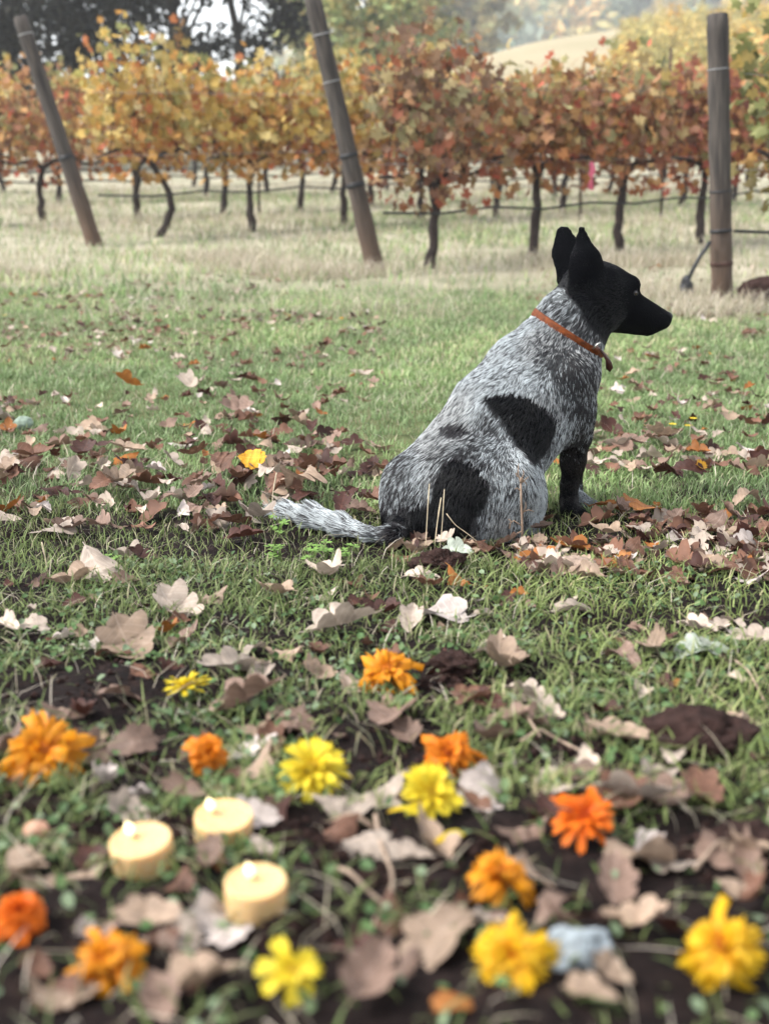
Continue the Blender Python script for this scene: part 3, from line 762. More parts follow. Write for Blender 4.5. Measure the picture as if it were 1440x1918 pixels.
# ------------------------------------------------------------------ trees and hills behind
def tree(x, y, h, lab, leafc, n, lsize, crown_lo, rad, trunk_r=.16, dens_clumps=26, group='trees behind the vineyard', trunkc=(.02, .016, .014), gap=.0):
    z0 = gz(x, y); root = link('tree', None, label=lab, cat='tree', group=group, loc=(x, y, z0))
    mt = mat('tree_bark', trunkc, .9, noise=(6, .6, 1.3))
    path = [(random.uniform(-.06, .06)*i, random.uniform(-.06, .06)*i, -.1+h*.85*i/7) for i in range(8)]
    parts = [tube(path, [trunk_r*(1-.11*i) for i in range(8)], 9, True, .06)]
    cl = []
    for k in range(dens_clumps):
        zc = h*(crown_lo+(1-crown_lo)*random.random()**.9); a = random.uniform(0, 2*math.pi); tt = (zc/h-crown_lo)/(1-crown_lo)
        rr_ = rad*(.35+.75*math.sin(math.pi*min(1, .12+.8*tt)))*math.sqrt(random.random())
        c = np.array([math.cos(a)*rr_, math.sin(a)*rr_, zc]); cl.append(c)
        s0 = np.array(path[min(7, max(1, int(7*zc/h*.8)))], float)
        if k % 2 == 0: parts.append(tube(np.array([s0, s0*.5+c*.5+np.array([0, 0, .12*rad]), c]), [trunk_r*.38, trunk_r*.25, trunk_r*.1], 6))
    v, f, t_ = joined(parts); link('trunk', new_mesh('trunk', v, quads=f, tris=t_), mt, root)
    cl = np.array(cl); which = rng.integers(0, len(cl), n)
    p = cl[which]+rng.normal(0, 1, (n, 3))*np.array([.36, .36, .26])*rad*.55
    nr = rng.normal(0, 1, (n, 3)); nr[:, 2] += .6
    shade = (.6+.8*rng.random(len(cl)))[which]
    cs = np.array(leafc)[rng.integers(0, len(leafc), n)]*shade[:, None]*rng.uniform(.7, 1.3, (n, 1))
    v, f, c = quad_leaves(p, nr, rng.uniform(.6, 1.3, n)*lsize, cs)
    link('crown', new_mesh('crown', v, quads=f, colors=c, smooth=False), m_tleaf, root)
    return root
def quad_leaves(p, nr, size, cs):
    n = len(p); nr = nr/(np.linalg.norm(nr, axis=1, keepdims=True)+1e-9); r_ = rng.normal(0, 1, (n, 3)); a = np.cross(nr, r_); a /= np.linalg.norm(a, axis=1, keepdims=True)+1e-9; b = np.cross(nr, a)
    k = np.array([(-1, 0), (0, -.55), (1, 0), (0, .55)])
    v = p[:, None]+(a[:, None]*k[None, :, :1]+b[:, None]*k[None, :, 1:])*size[:, None, None]*.5
    return v.reshape(-1, 3), np.arange(n*4).reshape(n, 4), np.repeat(cs, 4, 0)
m_tleaf = mat('tree_leaf', attr=True, rough=.7, transl=.25, spec=.15)
DK = [(.018, .018, .014), (.026, .024, .018), (.014, .015, .014)]
LG = [(.24, .28, .11), (.31, .31, .13), (.19, .24, .10), (.36, .29, .12)]
def tx(px, y): return (px-720)/FPX*y/CP*1.0
for px, y, h, r_, n_, lab, lo_ in ((40, 27, 7.5, 2.0, 9000, 'dark evergreen tree behind the vines at the far left, above the left post', .12),
                              (190, 30, 8.5, 1.9, 9000, 'dark evergreen tree behind the golden vines, second from the left', .10),
                              (365, 28, 9, 1.5, 5500, 'dark thin-crowned tree with sky gaps behind the golden vines', .16),
                              (480, 31, 8, 1.6, 6000, 'dark brownish tree behind the golden vines, just left of the middle post', .12),
                              (265, 36, 9, 1.6, 4500, 'dark tree set back between the evergreens, behind the golden vines', .12)):
    tree(tx(px, y), y, h, lab, DK, n_, .20, lo_, r_, dens_clumps=34)
for px, y, h, r_, lab in ((690, 46, 6.4, 1.9, 'pale green bushy tree right of the middle post'), (760, 60, 6.2, 2.0, 'yellow-green tree beyond the red vines, next to the pale green tree'), (620, 62, 6.8, 2.2, 'pale green tree right behind the middle post top')):
    tree(tx(px, y), y, h, lab, LG, 6000, .32, .12, r_)
for px, y, h, r_, lab, cc_ in ((795, 118, 11, 2.2, 'slim grey-green tree at the foot of the hazy hill', [(.13, .16, .10), (.17, .18, .11)]), (845, 122, 10, 3.2, 'broad grey tree at the foot of the hazy hill', [(.12, .14, .10), (.18, .17, .11)]), (885, 119, 8, 2.6, 'yellowish tree at the left end of the pale field', [(.32, .26, .11), (.22, .22, .10)])):
    tree(tx(px, y), y, h, lab, cc_, 2600, .9, .08, r_)
# vines on the rising field and the wood on the hill: masses nobody could count
def mass(name, spots, label, cat, leafs, ls, rx, rz_):
    P_ = []; C_ = []; S_ = []
    for x, y, s_, c in spots:
        n = leafs; q_ = rng.normal(0, 1, (n, 3)); q_ /= np.linalg.norm(q_, axis=1, keepdims=True); q_ *= rng.random((n, 1))**.4
        lump = .75+.5*vnoise(q_*2.2+x, 3)
        pz = gz(x, y)
        P_.append(np.array([x, y, pz+rz_*s_*.9])+q_*np.array([rx, rx, rz_])*s_*lump[:, None]); C_.append(np.array(c)*rng.uniform(.55, 1.35, (n, 1))); S_.append(rng.uniform(.6, 1.3, n)*ls*s_)
    p = np.concatenate(P_); nr = rng.normal(0, 1, p.shape); nr[:, 2] += .7
    v, f, c = quad_leaves(p, nr, np.concatenate(S_), np.concatenate(C_))
    return link(name, new_mesh(name, v, quads=f, colors=c, smooth=False), m_tleaf, label=label, cat=cat, kind='stuff')
sp = []
for k in range(19):
    for j in range(13):
        y = 54+j*3.6; x = 10.0+k*1.05+j*.75
        c = random.choice([(.50, .30, .06), (.46, .36, .10), (.38, .34, .12), (.52, .40, .14), (.36, .30, .10)])
        sp.append((x+random.uniform(-.2, .2), y, random.uniform(.85, 1.2), c))
mass('distant_vines', sp, 'golden vines massed on the rising field behind the red row', 'vines', 150, .3, .7, 1.0)
sp = []
WC = [(.20, .24, .12), (.14, .19, .13), (.38, .32, .13), (.44, .28, .11), (.27, .28, .11), (.17, .20, .15), (.46, .36, .15)]
for k in range(900):
    y = random.uniform(175, 335); x = random.uniform(-.1, .42)*y
    sp.append((x, y, random.uniform(.7, 1.4), random.choice(WC)))
mass('hill_wood', sp, 'hazy autumn wood covering the distant hill', 'wood', 90, 2.2, 3.6, 4.4)
# haze in the air
hzm = bpy.data.materials.new('haze_air'); hzm.use_nodes = True
hn = hzm.node_tree.nodes; hn.remove(hn['Principled BSDF']); pv = hn.new('ShaderNodeVolumePrincipled')
pv.inputs['Color'].default_value = (.93, .96, 1, 1); pv.inputs['Density'].default_value = .0012; pv.inputs['Anisotropy'].default_value = .2
hzm.node_tree.links.new(pv.outputs[0], hn['Material Output'].inputs['Volume'])
x0, x1, y0, y1, z0, z1 = -420, 420, -30, 640, -14, 100
hv = [(x0, y0, z0), (x1, y0, z0), (x1, y1, z0), (x0, y1, z0), (x0, y0, z1), (x1, y0, z1), (x1, y1, z1), (x0, y1, z1)]
HAZE = link('haze', new_mesh('haze', hv, quads=[(3, 2, 1, 0), (4, 5, 6, 7), (0, 1, 5, 4), (1, 2, 6, 5), (2, 3, 7, 6), (3, 0, 4, 7)], smooth=False), hzm, kind='stuff', label='thin pale haze over the far hill', cat='haze')

# ------------------------------------------------------------------ fallen oak leaves
def oak_mesh(lobes=4, wide=.30, curl=.35, bend=.3, twist=.2, seed=0, st=25):
    """lobed oak leaf, 1 m long along +x before scaling, curled; middle, half and edge columns, a stalk"""
    r_ = random.Random(seed); v = []; ph = r_.uniform(-.4, .4)
    us = (-1, 0, 1)
    for i in range(st):
        t_ = i/(st-1)
        env = wide*(math.sin(math.pi*min(1, t_**.72))**.8)*(1 if t_ < .97 else .7)
        for u in us:
            lob = .46+.54*(.5+.5*math.cos(2*math.pi*lobes*t_+ph+(.35 if u > 0 else 0)))**.55 if abs(u) > .9 else .62
            wv = env*(lob if abs(u) > .9 else .62)*(1 if abs(u) > .9 else .55/.62) + .012*(abs(u))
            y_ = math.copysign(wv, u) if u else 0
            x_ = t_-.05*abs(u)*(1-t_)+(.06*abs(u)*math.sin(2*math.pi*lobes*t_+ph) if abs(u) > .9 else 0)
            z_ = curl*(y_**2)*2.2+bend*(x_-.5)**2*.8+twist*y_*(x_-.5)+(.012 if u == 0 else 0)*-1+r_.uniform(-.012, .012)+abs(u)*.05*math.sin(9*t_+seed)*wide*2
            v.append((x_-.5, y_, z_))
    f = []
    for i in range(st-1):
        for k in range(2):
            f.append((i*3+k, i*3+k+1, i*3+4+k, i*3+3+k))
    # stalk
    b = len(v); z0 = v[1][2]
    for x_, h_ in ((-.5, .012), (-.66, .007)):
        for a in range(3):
            an = a*2.094; v.append((x_+.01, math.cos(an)*h_, z0+math.sin(an)*h_+(.02 if x_ < -.6 else 0)))
    for a in range(3): f.append((b+a, b+(a+1) % 3, b+3+(a+1) % 3, b+3+a))
    return np.array(v), np.array(f)
def leaf_material(name, base, vein, rough=.65):
    m = bpy.data.materials.new(name); m.use_nodes = True; N, L = m.node_tree.nodes, m.node_tree.links; b = N['Principled BSDF']; b.inputs['Roughness'].default_value = rough; b.inputs['Specular IOR Level'].default_value = .3
    tc = N.new('ShaderNodeTexCoord'); oi = N.new('ShaderNodeObjectInfo')
    ad = N.new('ShaderNodeVectorMath'); L.new(tc.outputs['Object'], ad.inputs[0]); L.new(oi.outputs['Location'], ad.inputs[1])
    t = N.new('ShaderNodeTexNoise'); t.inputs['Scale'].default_value = 5; t.inputs['Detail'].default_value = 6; L.new(ad.outputs[0], t.inputs['Vector'])
    r = N.new('ShaderNodeValToRGB'); L.new(t.outputs['Fac'], r.inputs[0]); e = r.color_ramp.elements
    e[0].position = .32; e[0].color = (*[c*.62 for c in base], 1); e[1].position = .62; e[1].color = (*base, 1); k = e.new(.78); k.color = (*vein, 1)
    # veins: fishbone pattern about the midrib
    sp = N.new('ShaderNodeSeparateXYZ'); L.new(tc.outputs['Object'], sp.inputs[0])
    ab = N.new('ShaderNodeMath'); ab.operation = 'ABSOLUTE'; L.new(sp.outputs['Y'], ab.inputs[0])
    mu = N.new('ShaderNodeMath'); mu.operation = 'MULTIPLY_ADD'; L.new(ab.outputs[0], mu.inputs[0]); mu.inputs[1].default_value = -1.0; L.new(sp.outputs['X'], mu.inputs[2])
    sc_ = N.new('ShaderNodeMath'); sc_.operation = 'MULTIPLY'; L.new(mu.outputs[0], sc_.inputs[0]); sc_.inputs[1].default_value = 9.0
    fr_ = N.new('ShaderNodeMath'); fr_.operation = 'FRACT'; L.new(sc_.outputs[0], fr_.inputs[0])
    c1_ = N.new('ShaderNodeMath'); c1_.operation = 'LESS_THAN'; L.new(fr_.outputs[0], c1_.inputs[0]); c1_.inputs[1].default_value = .10
    c2_ = N.new('ShaderNodeMath'); c2_.operation = 'LESS_THAN'; L.new(ab.outputs[0], c2_.inputs[0]); c2_.inputs[1].default_value = .014
    mxm = N.new('ShaderNodeMath'); mxm.operation = 'MAXIMUM'; L.new(c1_.outputs[0], mxm.inputs[0]); L.new(c2_.outputs[0], mxm.inputs[1])
    hf = N.new('ShaderNodeMath'); hf.operation = 'MULTIPLY'; L.new(mxm.outputs[0], hf.inputs[0]); hf.inputs[1].default_value = .45
    mx = N.new('ShaderNodeMix'); mx.data_type = 'RGBA'; L.new(hf.outputs[0], mx.inputs['Factor']); L.new(r.outputs[0], mx.inputs['A']); mx.inputs['B'].default_value = (*vein, 1)
    h = N.new('ShaderNodeHueSaturation'); mr = N.new('ShaderNodeMapRange'); mr.inputs['To Min'].default_value = .75; mr.inputs['To Max'].default_value = 1.2
    L.new(oi.outputs['Random'], mr.inputs[0]); L.new(mr.outputs[0], h.inputs['Value']); L.new(mx.outputs['Result'], h.inputs['Color'])
    L.new(h.outputs[0], b.inputs['Base Color'])
    tr_ = N.new('ShaderNodeBsdfTranslucent'); L.new(h.outputs[0], tr_.inputs['Color']); ms = N.new('ShaderNodeMixShader'); ms.inputs[0].default_value = .18
    L.new(b.outputs[0], ms.inputs[1]); L.new(tr_.outputs[0], ms.inputs[2]); L.new(ms.outputs[0], N['Material Output'].inputs['Surface'])
    return m
LEAFC = {'pale': ((.42, .34, .275), (.52, .44, .37)), 'tan': ((.31, .22, .155), (.42, .32, .245)), 'mauve': ((.20, .128, .095), (.32, .23, .185)), 'brown': ((.15, .072, .045), (.25, .14, .095)),
         'dark': ((.055, .020, .014), (.12, .05, .035)), 'amber': ((.30, .11, .025), (.45, .22, .06)), 'white': ((.48, .41, .37), (.58, .50, .45)), 'gold': ((.62, .30, .02), (.70, .42, .06)), 'mint': ((.36, .40, .33), (.5, .52, .44))}
LM_ = {k: leaf_material('oak_leaf_'+k, *v) for k, v in LEAFC.items()}
LV = [oak_mesh(4, .30, .9, .5, .3, 1), oak_mesh(3, .34, -.7, .35, .5, 2), oak_mesh(4, .26, 1.6, .2, -.6, 3), oak_mesh(3, .30, -1.4, .6, .2, 4), oak_mesh(5, .33, .4, -.5, .5, 5), oak_mesh(3, .22, 2.2, .9, .4, 6), oak_mesh(4, .34, 1.0, 1.3, -.3, 7), oak_mesh(5, .40, -.5, .8, .6, 8), oak_mesh(5, .19, 1.2, -.9, .5, 9)]
lmesh = {}
def leaf_me(var, c):
    if (var, c) not in lmesh:
        v, f = LV[var]; me = new_mesh('oak_leaf', v, quads=f); me.materials.append(LM_[c]); lmesh[(var, c)] = me
    return lmesh[(var, c)]
CW = {'pale': 'pale beige', 'tan': 'tan', 'mauve': 'dusky brown', 'brown': 'brown', 'dark': 'dark red-brown', 'amber': 'amber-orange', 'white': 'whitish', 'gold': 'bright golden-yellow', 'mint': 'pale grey-green'}
SW = {0: 'gently cupped', 1: 'domed', 2: 'narrow folded', 3: 'arched', 4: 'wavy flat', 5: 'tightly curled', 6: 'rolled-up', 7: 'broad', 8: 'slender'}
LANDMARK = []      # (px, py, phrase) filled as the flowers and candles are placed
LEAVES = []
def put_leaf(px, py, lpx, c, var=None, spin=None, tilt=None, lift=.004):
    p = G(px, py); _, _, dep = proj(p); L_ = lpx/(FPX/dep)
    var = random.randrange(len(LV)) if var is None else var
    spin = random.uniform(0, 6.28) if spin is None else spin; tilt = random.gauss(0, .30) if tilt is None else tilt
    o = link('oak_leaf', leaf_me(var, c), None, cat='leaf', group='fallen oak leaves')
    o.location = p+np.array([0, 0, lift+.024*float(sst(985, 940, py))+.012*float(sst(1060,1000,py))+abs(math.sin(tilt))*L_*.30+ .02*L_])
    o.rotation_euler = (tilt, random.gauss(0, .22), spin); o.scale = (L_*1.05, L_*1.05*random.uniform(.8, 1.25), L_*random.uniform(.8, 1.4))
    LEAVES.append((o, px, py, c, var)); return o
EXPL = [(50, 1180, 75, 'pale'), (190, 1088, 130, 'pale'), (128, 1095, 90, 'tan'), (245, 1222, 125, 'tan'), (215, 1228, 70, 'brown'), (435, 1262, 150, 'pale'), (490, 1250, 70, 'tan'), (448, 1338, 150, 'mauve'), (556, 1362, 115, 'mauve'), (440, 1400, 150, 'white', 1, .2, -.15), (455, 1455, 150, 'tan'),
 (240, 1405, 105, 'mauve'), (195, 1478, 85, 'white'), (350, 1495, 90, 'mauve'), (400, 1640, 80, 'mauve'), (100, 1655, 160, 'tan'), (40, 1640, 110, 'tan'), (290, 1742, 130, 'tan'), (345, 1760, 80, 'pale'), (530, 1225, 80, 'tan'), (650, 1188, 135, 'pale'), (800, 1160, 150, 'white', 4, 2.6, .1), (770, 1180, 90, 'pale'), (905, 1155, 80, 'pale'),
 (955, 1128, 85, 'dark'), (985, 1140, 60, 'mauve'), (1062, 1150, 115, 'pale'), (1165, 1245, 105, 'mauve'), (935, 1258, 130, 'tan'), (925, 1230, 100, 'pale'), (730, 1362, 150, 'mauve'), (760, 1380, 100, 'mauve'), (640, 1518, 110, 'pale'), (690, 1488, 130, 'pale'), (930, 1402, 115, 'mauve'), (880, 1330, 105, 'brown'), (920, 1345, 90, 'dark'),
 (1045, 1490, 160, 'pale'), (1110, 1478, 110, 'pale'), (1205, 1520, 150, 'pale'), (1265, 1500, 100, 'tan'), (1160, 1405, 130, 'tan'), (1230, 1470, 90, 'pale'), (1185, 1612, 130, 'tan'), (1210, 1590, 90, 'white'), (1005, 1660, 110, 'tan'), (1040, 1715, 140, 'mauve'), (980, 1565, 110, 'mauve'), (1150, 1660, 120, 'mauve'),
 (830, 1765, 210, 'tan'), (740, 1745, 130, 'brown'), (690, 1860, 170, 'mauve'), (660, 1795, 90, 'dark'), (1395, 1630, 130, 'mauve'), (1350, 1600, 90, 'tan'), (350, 1868, 170, 'tan'), (300, 1900, 120, 'mauve'), (965, 1775, 80, 'dark'), (1180, 1740, 130, 'tan'), (800, 1590, 130, 'tan'), (770, 1610, 100, 'pale'), (1105, 1890, 120, 'tan'),
 (610, 1085, 100, 'pale'), (650, 1095, 60, 'brown'), (510, 1120, 85, 'tan'), (430, 990, 85, 'brown'), (475, 990, 90, 'pale'), (188, 1000, 75, 'mauve'), (270, 1052, 60, 'dark'), (465, 1022, 80, 'dark'), (560, 945, 115, 'tan'), (525, 950, 70, 'tan'), (640, 968, 60, 'dark'), (680, 975, 60, 'mauve'), (70, 892, 75, 'brown'), (155, 882, 55, 'dark'), (245, 872, 65, 'tan'), (95, 1005, 90, 'pale'), (235, 1045, 60, 'pale'),
 (340, 1150, 110, 'pale'), (260, 1140, 60, 'dark'), (310, 1190, 70, 'amber'), (350, 1205, 80, 'mauve'), (1320, 1240, 110, 'mint'), (1310, 1180, 90, 'pale'), (1410, 1210, 100, 'pale'), (1390, 1365, 90, 'mauve'), (830, 1250, 90, 'dark'), (595, 1270, 70, 'tan'), (20, 1420, 110, 'mauve'), (130, 1350, 90, 'mauve'), (1150, 968, 80, 'amber'), (1130, 1010, 65, 'tan'), (1215, 975, 80, 'amber'), (1185, 968, 60, 'amber'), (1275, 920, 75, 'dark'), (1255, 915, 60, 'dark'), (1308, 918, 40, 'gold'),
 (1330, 1000, 90, 'mauve'), (1400, 955, 80, 'tan'), (1300, 995, 70, 'dark'), (1185, 850, 60, 'mauve'), (1240, 845, 70, 'tan'), (480, 905, 55, 'gold'), (508, 915, 60, 'pale'), (740, 1035, 60, 'tan'), (775, 1040, 65, 'tan'), (835, 1035, 60, 'pale'), (880, 1030, 70, 'brown'), (920, 1038, 65, 'brown'), (955, 1040, 60, 'mauve'), (860, 1048, 60, 'mint'), (790, 1072, 50, 'pale'), (440, 790, 60, 'mauve'), (360, 752, 60, 'pale'), (245, 750, 55, 'amber'), (1090, 1090, 70, 'tan'), (1170, 1080, 60, 'brown'), (1270, 1090, 70, 'brown'), (1345, 1085, 75, 'brown'), (1410, 1095, 60, 'white'), (875, 1098, 80, 'amber'), (790, 1090, 80, 'pale')]
def in_dog(px, py): return 1015 < px < 1112 and 930 < py < 1032 or 720 < px < 985 and py < 1022 or 495 < px < 730 and 968 < py < 1022
for e in EXPL:
    tl_ = None
    if e[3] == 'gold': tl_ = 1.0
    if len(e) > 4: put_leaf(*e)
    else: put_leaf(*e, tilt=tl_)
def wpick(d): return random.choices(list(d), list(d.values()))[0]
MIX = {'pale': 4.5, 'tan': 4, 'mauve': 3, 'brown': 4, 'dark': 2.5, 'amber': .6, 'white': 2}
n_target = 325
MIXB = {'pale': 3, 'tan': 3, 'mauve': 4, 'brown': 6, 'dark': 4, 'amber': .8, 'white': .8}
KEEP = [(481, 1690, 75), (419, 1550, 70), (272, 1605, 75), (85, 1440, 90), (350, 1303, 55), (728, 1277, 70), (386, 1430, 50), (587, 1468, 75), (842, 1437, 65), (803, 1510, 70), (1092, 1560, 75), (932, 1672, 75), (38, 1730, 60), (205, 1815, 85), (548, 1842, 80), (955, 1835, 85), (1352, 1828, 90)]   # flowers and candles stay uncovered
bands = [((985, 1440), (975, 1078), 52, (42, 72)), ((0, 720), (885, 1010), 46, (40, 68)), ((720, 1000), (1022, 1052), 14, (40, 65)), ((0, 1440), (1090, 1400), 40, (60, 100)), ((0, 1440), (1400, 1900), 48, (80, 130))]
for (xa, xb), (ya, yb), n_, (s0, s1) in bands:
    k = 0
    while k < n_ and len(LEAVES) < n_target:
        px, py = random.uniform(xa, xb), random.uniform(ya, yb)
        if in_dog(px, py) or any(abs(px-a) < r_*.75 and -r_*.45 < py-b < r_*1.05 for a, b, r_ in KEEP): continue
        put_leaf(px, py, random.uniform(s0, s1)*(.7+.3*random.random()), wpick(MIX if py > 1085 else MIXB)); k += 1
# the rest: fine and far litter, one mass
def litter():
    V = []; F = []; C = []; o = 0
    v0s = [oak_mesh(3, .30, c, b, t_, s_, 13) for c, b, t_, s_ in ((.9, .5, .3, 11), (-.8, .4, .5, 12), (1.8, .3, -.5, 13), (.5, 1.2, .3, 14))]
    spots = []
    for _ in range(1500): spots.append((random.uniform(-150, 1590), 560+340*random.random()**1.2, 0))
    for _ in range(520): spots.append((random.uniform(-150, 1590), random.uniform(505, 640), 0))
    for _ in range(230): spots.append((random.uniform(980, 1590), random.uniform(960, 1085), 0))
    for _ in range(110): spots.append((random.uniform(-150, 720), random.uniform(880, 1005), 0))
    for _ in range(500): spots.append((random.uniform(-150, 1590), random.uniform(545, 640), 0))
    for _ in range(60): spots.append((random.uniform(-150, 1590), random.uniform(1080, 1500), 1))
    for px, py, k in spots:
        if in_dog(px, py): continue
        p = G(px, py)
        if float(n2(p[0], p[1], 2.1, 77)) < .36 and py < 860: continue
        s_ = random.uniform(.03, .08)**1*(.6 if k else 1)*(.8 if py < 800 else 1); v, f = v0s[random.randrange(4)]
        M = Matrix.Rotation(random.uniform(0, 6.28), 3, 'Z') @ Matrix.Rotation(random.gauss(0, .4), 3, 'X') @ Matrix.Rotation(random.gauss(0, .3), 3, 'Y')
        vv = v@np.array(M).T*s_+p+np.array([0, 0, .008+(.005+.017*random.random())*(py < 960)])
        c = LEAFC[wpick({**MIXB, 'gold': .06, 'pale': 5})][0]; V.append(vv); F.append(f+o); C.append(np.tile(np.array(c)*random.uniform(.7, 1.25), (len(v), 1))); o += len(v)
    return new_mesh('leaf_litter', np.concatenate(V), quads=np.concatenate(F), colors=np.concatenate(C))
link('leaf_litter', litter(), mat('litter_leaf', attr=True, rough=.7, transl=.15, noise=(40, .7, 1.15)), label='fine brown leaf litter strewn over the lawn', cat='leaf litter', kind='stuff')

# ------------------------------------------------------------------ candles
m_wax = mat('honey_wax', (.56, .385, .185), .45, sss=.8, spec=.4); m_wick = mat('charred_wick', (.22, .09, .035), .9)
m_flame = bpy.data.materials.new('candle_flame'); m_flame.use_nodes = True
fb = m_flame.node_tree.nodes['Principled BSDF']; fb.inputs['Base Color'].default_value = (1, .85, .5, 1); fb.inputs['Emission Color'].default_value = (1, .80, .42, 1); fb.inputs['Emission Strength'].default_value = .55
def lathe(prof, seg=32):
    v = []; n_ = len(prof)
    for r_, z_ in prof:
        for k in range(seg): a = 2*math.pi*k/seg; v.append((math.cos(a)*r_, math.sin(a)*r_, z_))
    f = [(i*seg+k, i*seg+(k+1) % seg, (i+1)*seg+(k+1) % seg, (i+1)*seg+k) for i in range(n_-1) for k in range(seg)]
    return np.array(v), np.array(f)
def candle(px, py, wpx, lab, tilt, wo):
    p = G(px, py); _, _, dep = proj(p); d = wpx/(FPX/dep); r_ = d/2; h = d*.60
    root = link('tealight_candle', None, label=lab, cat='candle', group='tealight candles', loc=p-np.array([0, 0, .002])); root.rotation_euler = tilt
    prof = [(.0001, 0), (r_*.93, 0), (r_*.98, h*.04), (r_, h*.12), (r_, h*.90), (r_*.985, h*.97), (r_*.95, h), (r_*.90, h*.985), (r_*.84, h*.955), (r_*.5, h*.945), (r_*.2, h*.93), (.0001, h*.925)]
    v, f = lathe(prof, 40); link('wax', new_mesh('wax', v, quads=f), m_wax, root)
    ox, oy = wo
    wk = np.array([(ox+.001, oy, h*.90), (ox, oy, h*1.03), (ox-.002, oy, h*1.14)])
    link('wick', tube_mesh('wick', wk, [r_*.05, r_*.05, r_*.04], 8), m_wick, root)
    fp = []; fr_ = []
    for i in range(9):
        t_ = i/8; fp.append((ox-.002-r_*.10*t_, oy, h*1.06+r_*.52*t_)); fr_.append(r_*.17*max(.03, (math.sin(math.pi*min(1, t_*.80+.17)))**1.1*(1-t_**3)))
    link('flame', tube_mesh('flame', fp, fr_, 12), m_flame, root)
    LANDMARK.append((px, py-20, lab_short[lab])); return root
C1, C2, C3 = 'lit honey-yellow tealight candle in front, nearest of the three', 'lit honey-yellow tealight candle at the back, next to the orange bud', 'lit honey-yellow tealight candle at the left, partly behind grass'
lab_short = {C1: 'the front tealight', C2: 'the back tealight', C3: 'the left tealight'}
candle(481, 1712, 116, C1, (0, 0, 0), (-.002, .003)); candle(419, 1570, 108, C2, (R(4), R(2), 0), (-.009, .004)); candle(272, 1628, 115, C3, (R(3), R(-4), 0), (-.006, .005))

# ------------------------------------------------------------------ flower heads
def petal_mesh(L_, Wd, rise, droop, ruffle, cup, notch, seed):
    r_ = random.Random(seed); v = []; R_, C_ = 7, 5
    for i in range(R_):
        t_ = i/(R_-1); w_ = Wd*(t_**.55)*(1-.35*t_**7)+.06*Wd
        for j in range(C_):
            u = -1+2*j/(C_-1)
            x_ = L_*(.06+t_*(1-notch*(1-math.cos(math.pi*1.5*u))*.5*t_))
            z_ = L_*(rise*t_-droop*t_*t_+ruffle*math.sin(u*4.5+seed)*t_*t_)+cup*u*u*w_+r_.uniform(-.008, .008)*L_
            v.append((x_, u*w_, z_))
    f = [(i*C_+j, i*C_+j+1, (i+1)*C_+j+1, (i+1)*C_+j) for i in range(R_-1) for j in range(C_-1)]
    return np.array(v), np.array(f)
def petal_mat(name, c0, c1):
    m = bpy.data.materials.new(name); m.use_nodes = True; N, L = m.node_tree.nodes, m.node_tree.links; b = N['Principled BSDF']; b.inputs['Roughness'].default_value = .55; b.inputs['Specular IOR Level'].default_value = .25
    tc = N.new('ShaderNodeTexCoord'); sp = N.new('ShaderNodeSeparateXYZ'); L.new(tc.outputs['Generated'], sp.inputs[0])
    r = N.new('ShaderNodeValToRGB'); L.new(sp.outputs['X'], r.inputs[0]); e = r.color_ramp.elements; e[0].position = .05; e[0].color = (*c0, 1); e[1].position = .75; e[1].color = (*c1, 1)
    oi = N.new('ShaderNodeObjectInfo'); mr = N.new('ShaderNodeMapRange'); mr.inputs['To Min'].default_value = .82; mr.inputs['To Max'].default_value = 1.12; L.new(oi.outputs['Random'], mr.inputs[0])
    h = N.new('ShaderNodeHueSaturation'); L.new(mr.outputs[0], h.inputs['Value']); L.new(r.outputs[0], h.inputs['Color']); L.new(h.outputs[0], b.inputs['Base Color'])
    t_ = N.new('ShaderNodeBsdfTranslucent'); L.new(h.outputs[0], t_.inputs['Color']); ms = N.new('ShaderNodeMixShader'); ms.inputs[0].default_value = .35
    L.new(b.outputs[0], ms.inputs[1]); L.new(t_.outputs[0], ms.inputs[2]); L.new(ms.outputs[0], N['Material Output'].inputs['Surface'])
    return m
FC = {'gold': petal_mat('golden_petal', (.52, .12, .004), (.66, .27, .010)), 'orange': petal_mat('orange_petal', (.42, .07, .004), (.66, .205, .008)), 'yellow': petal_mat('yellow_petal', (.56, .36, .010), (.66, .53, .030)),
      'redorange': petal_mat('red_orange_petal', (.52, .055, .004), (.66, .145, .006)), 'amberyellow': petal_mat('amber_yellow_petal', (.58, .17, .004), (.67, .41, .012))}
m_disc = {'gold': mat('gold_disc', (.62, .16, .006), .7, bump=(900, .8)), 'orange': mat('orange_disc', (.42, .07, .005), .7, bump=(900, .8)), 'yellow': mat('yellow_disc', (.70, .45, .02), .7, bump=(900, .8)), 'redorange': mat('redorange_disc', (.6, .07, .005), .7, bump=(900, .8)), 'amberyellow': mat('amber_disc', (.62, .14, .006), .7, bump=(900, .8))}
m_calyx = mat('calyx_green', (.10, .14, .06), .7)
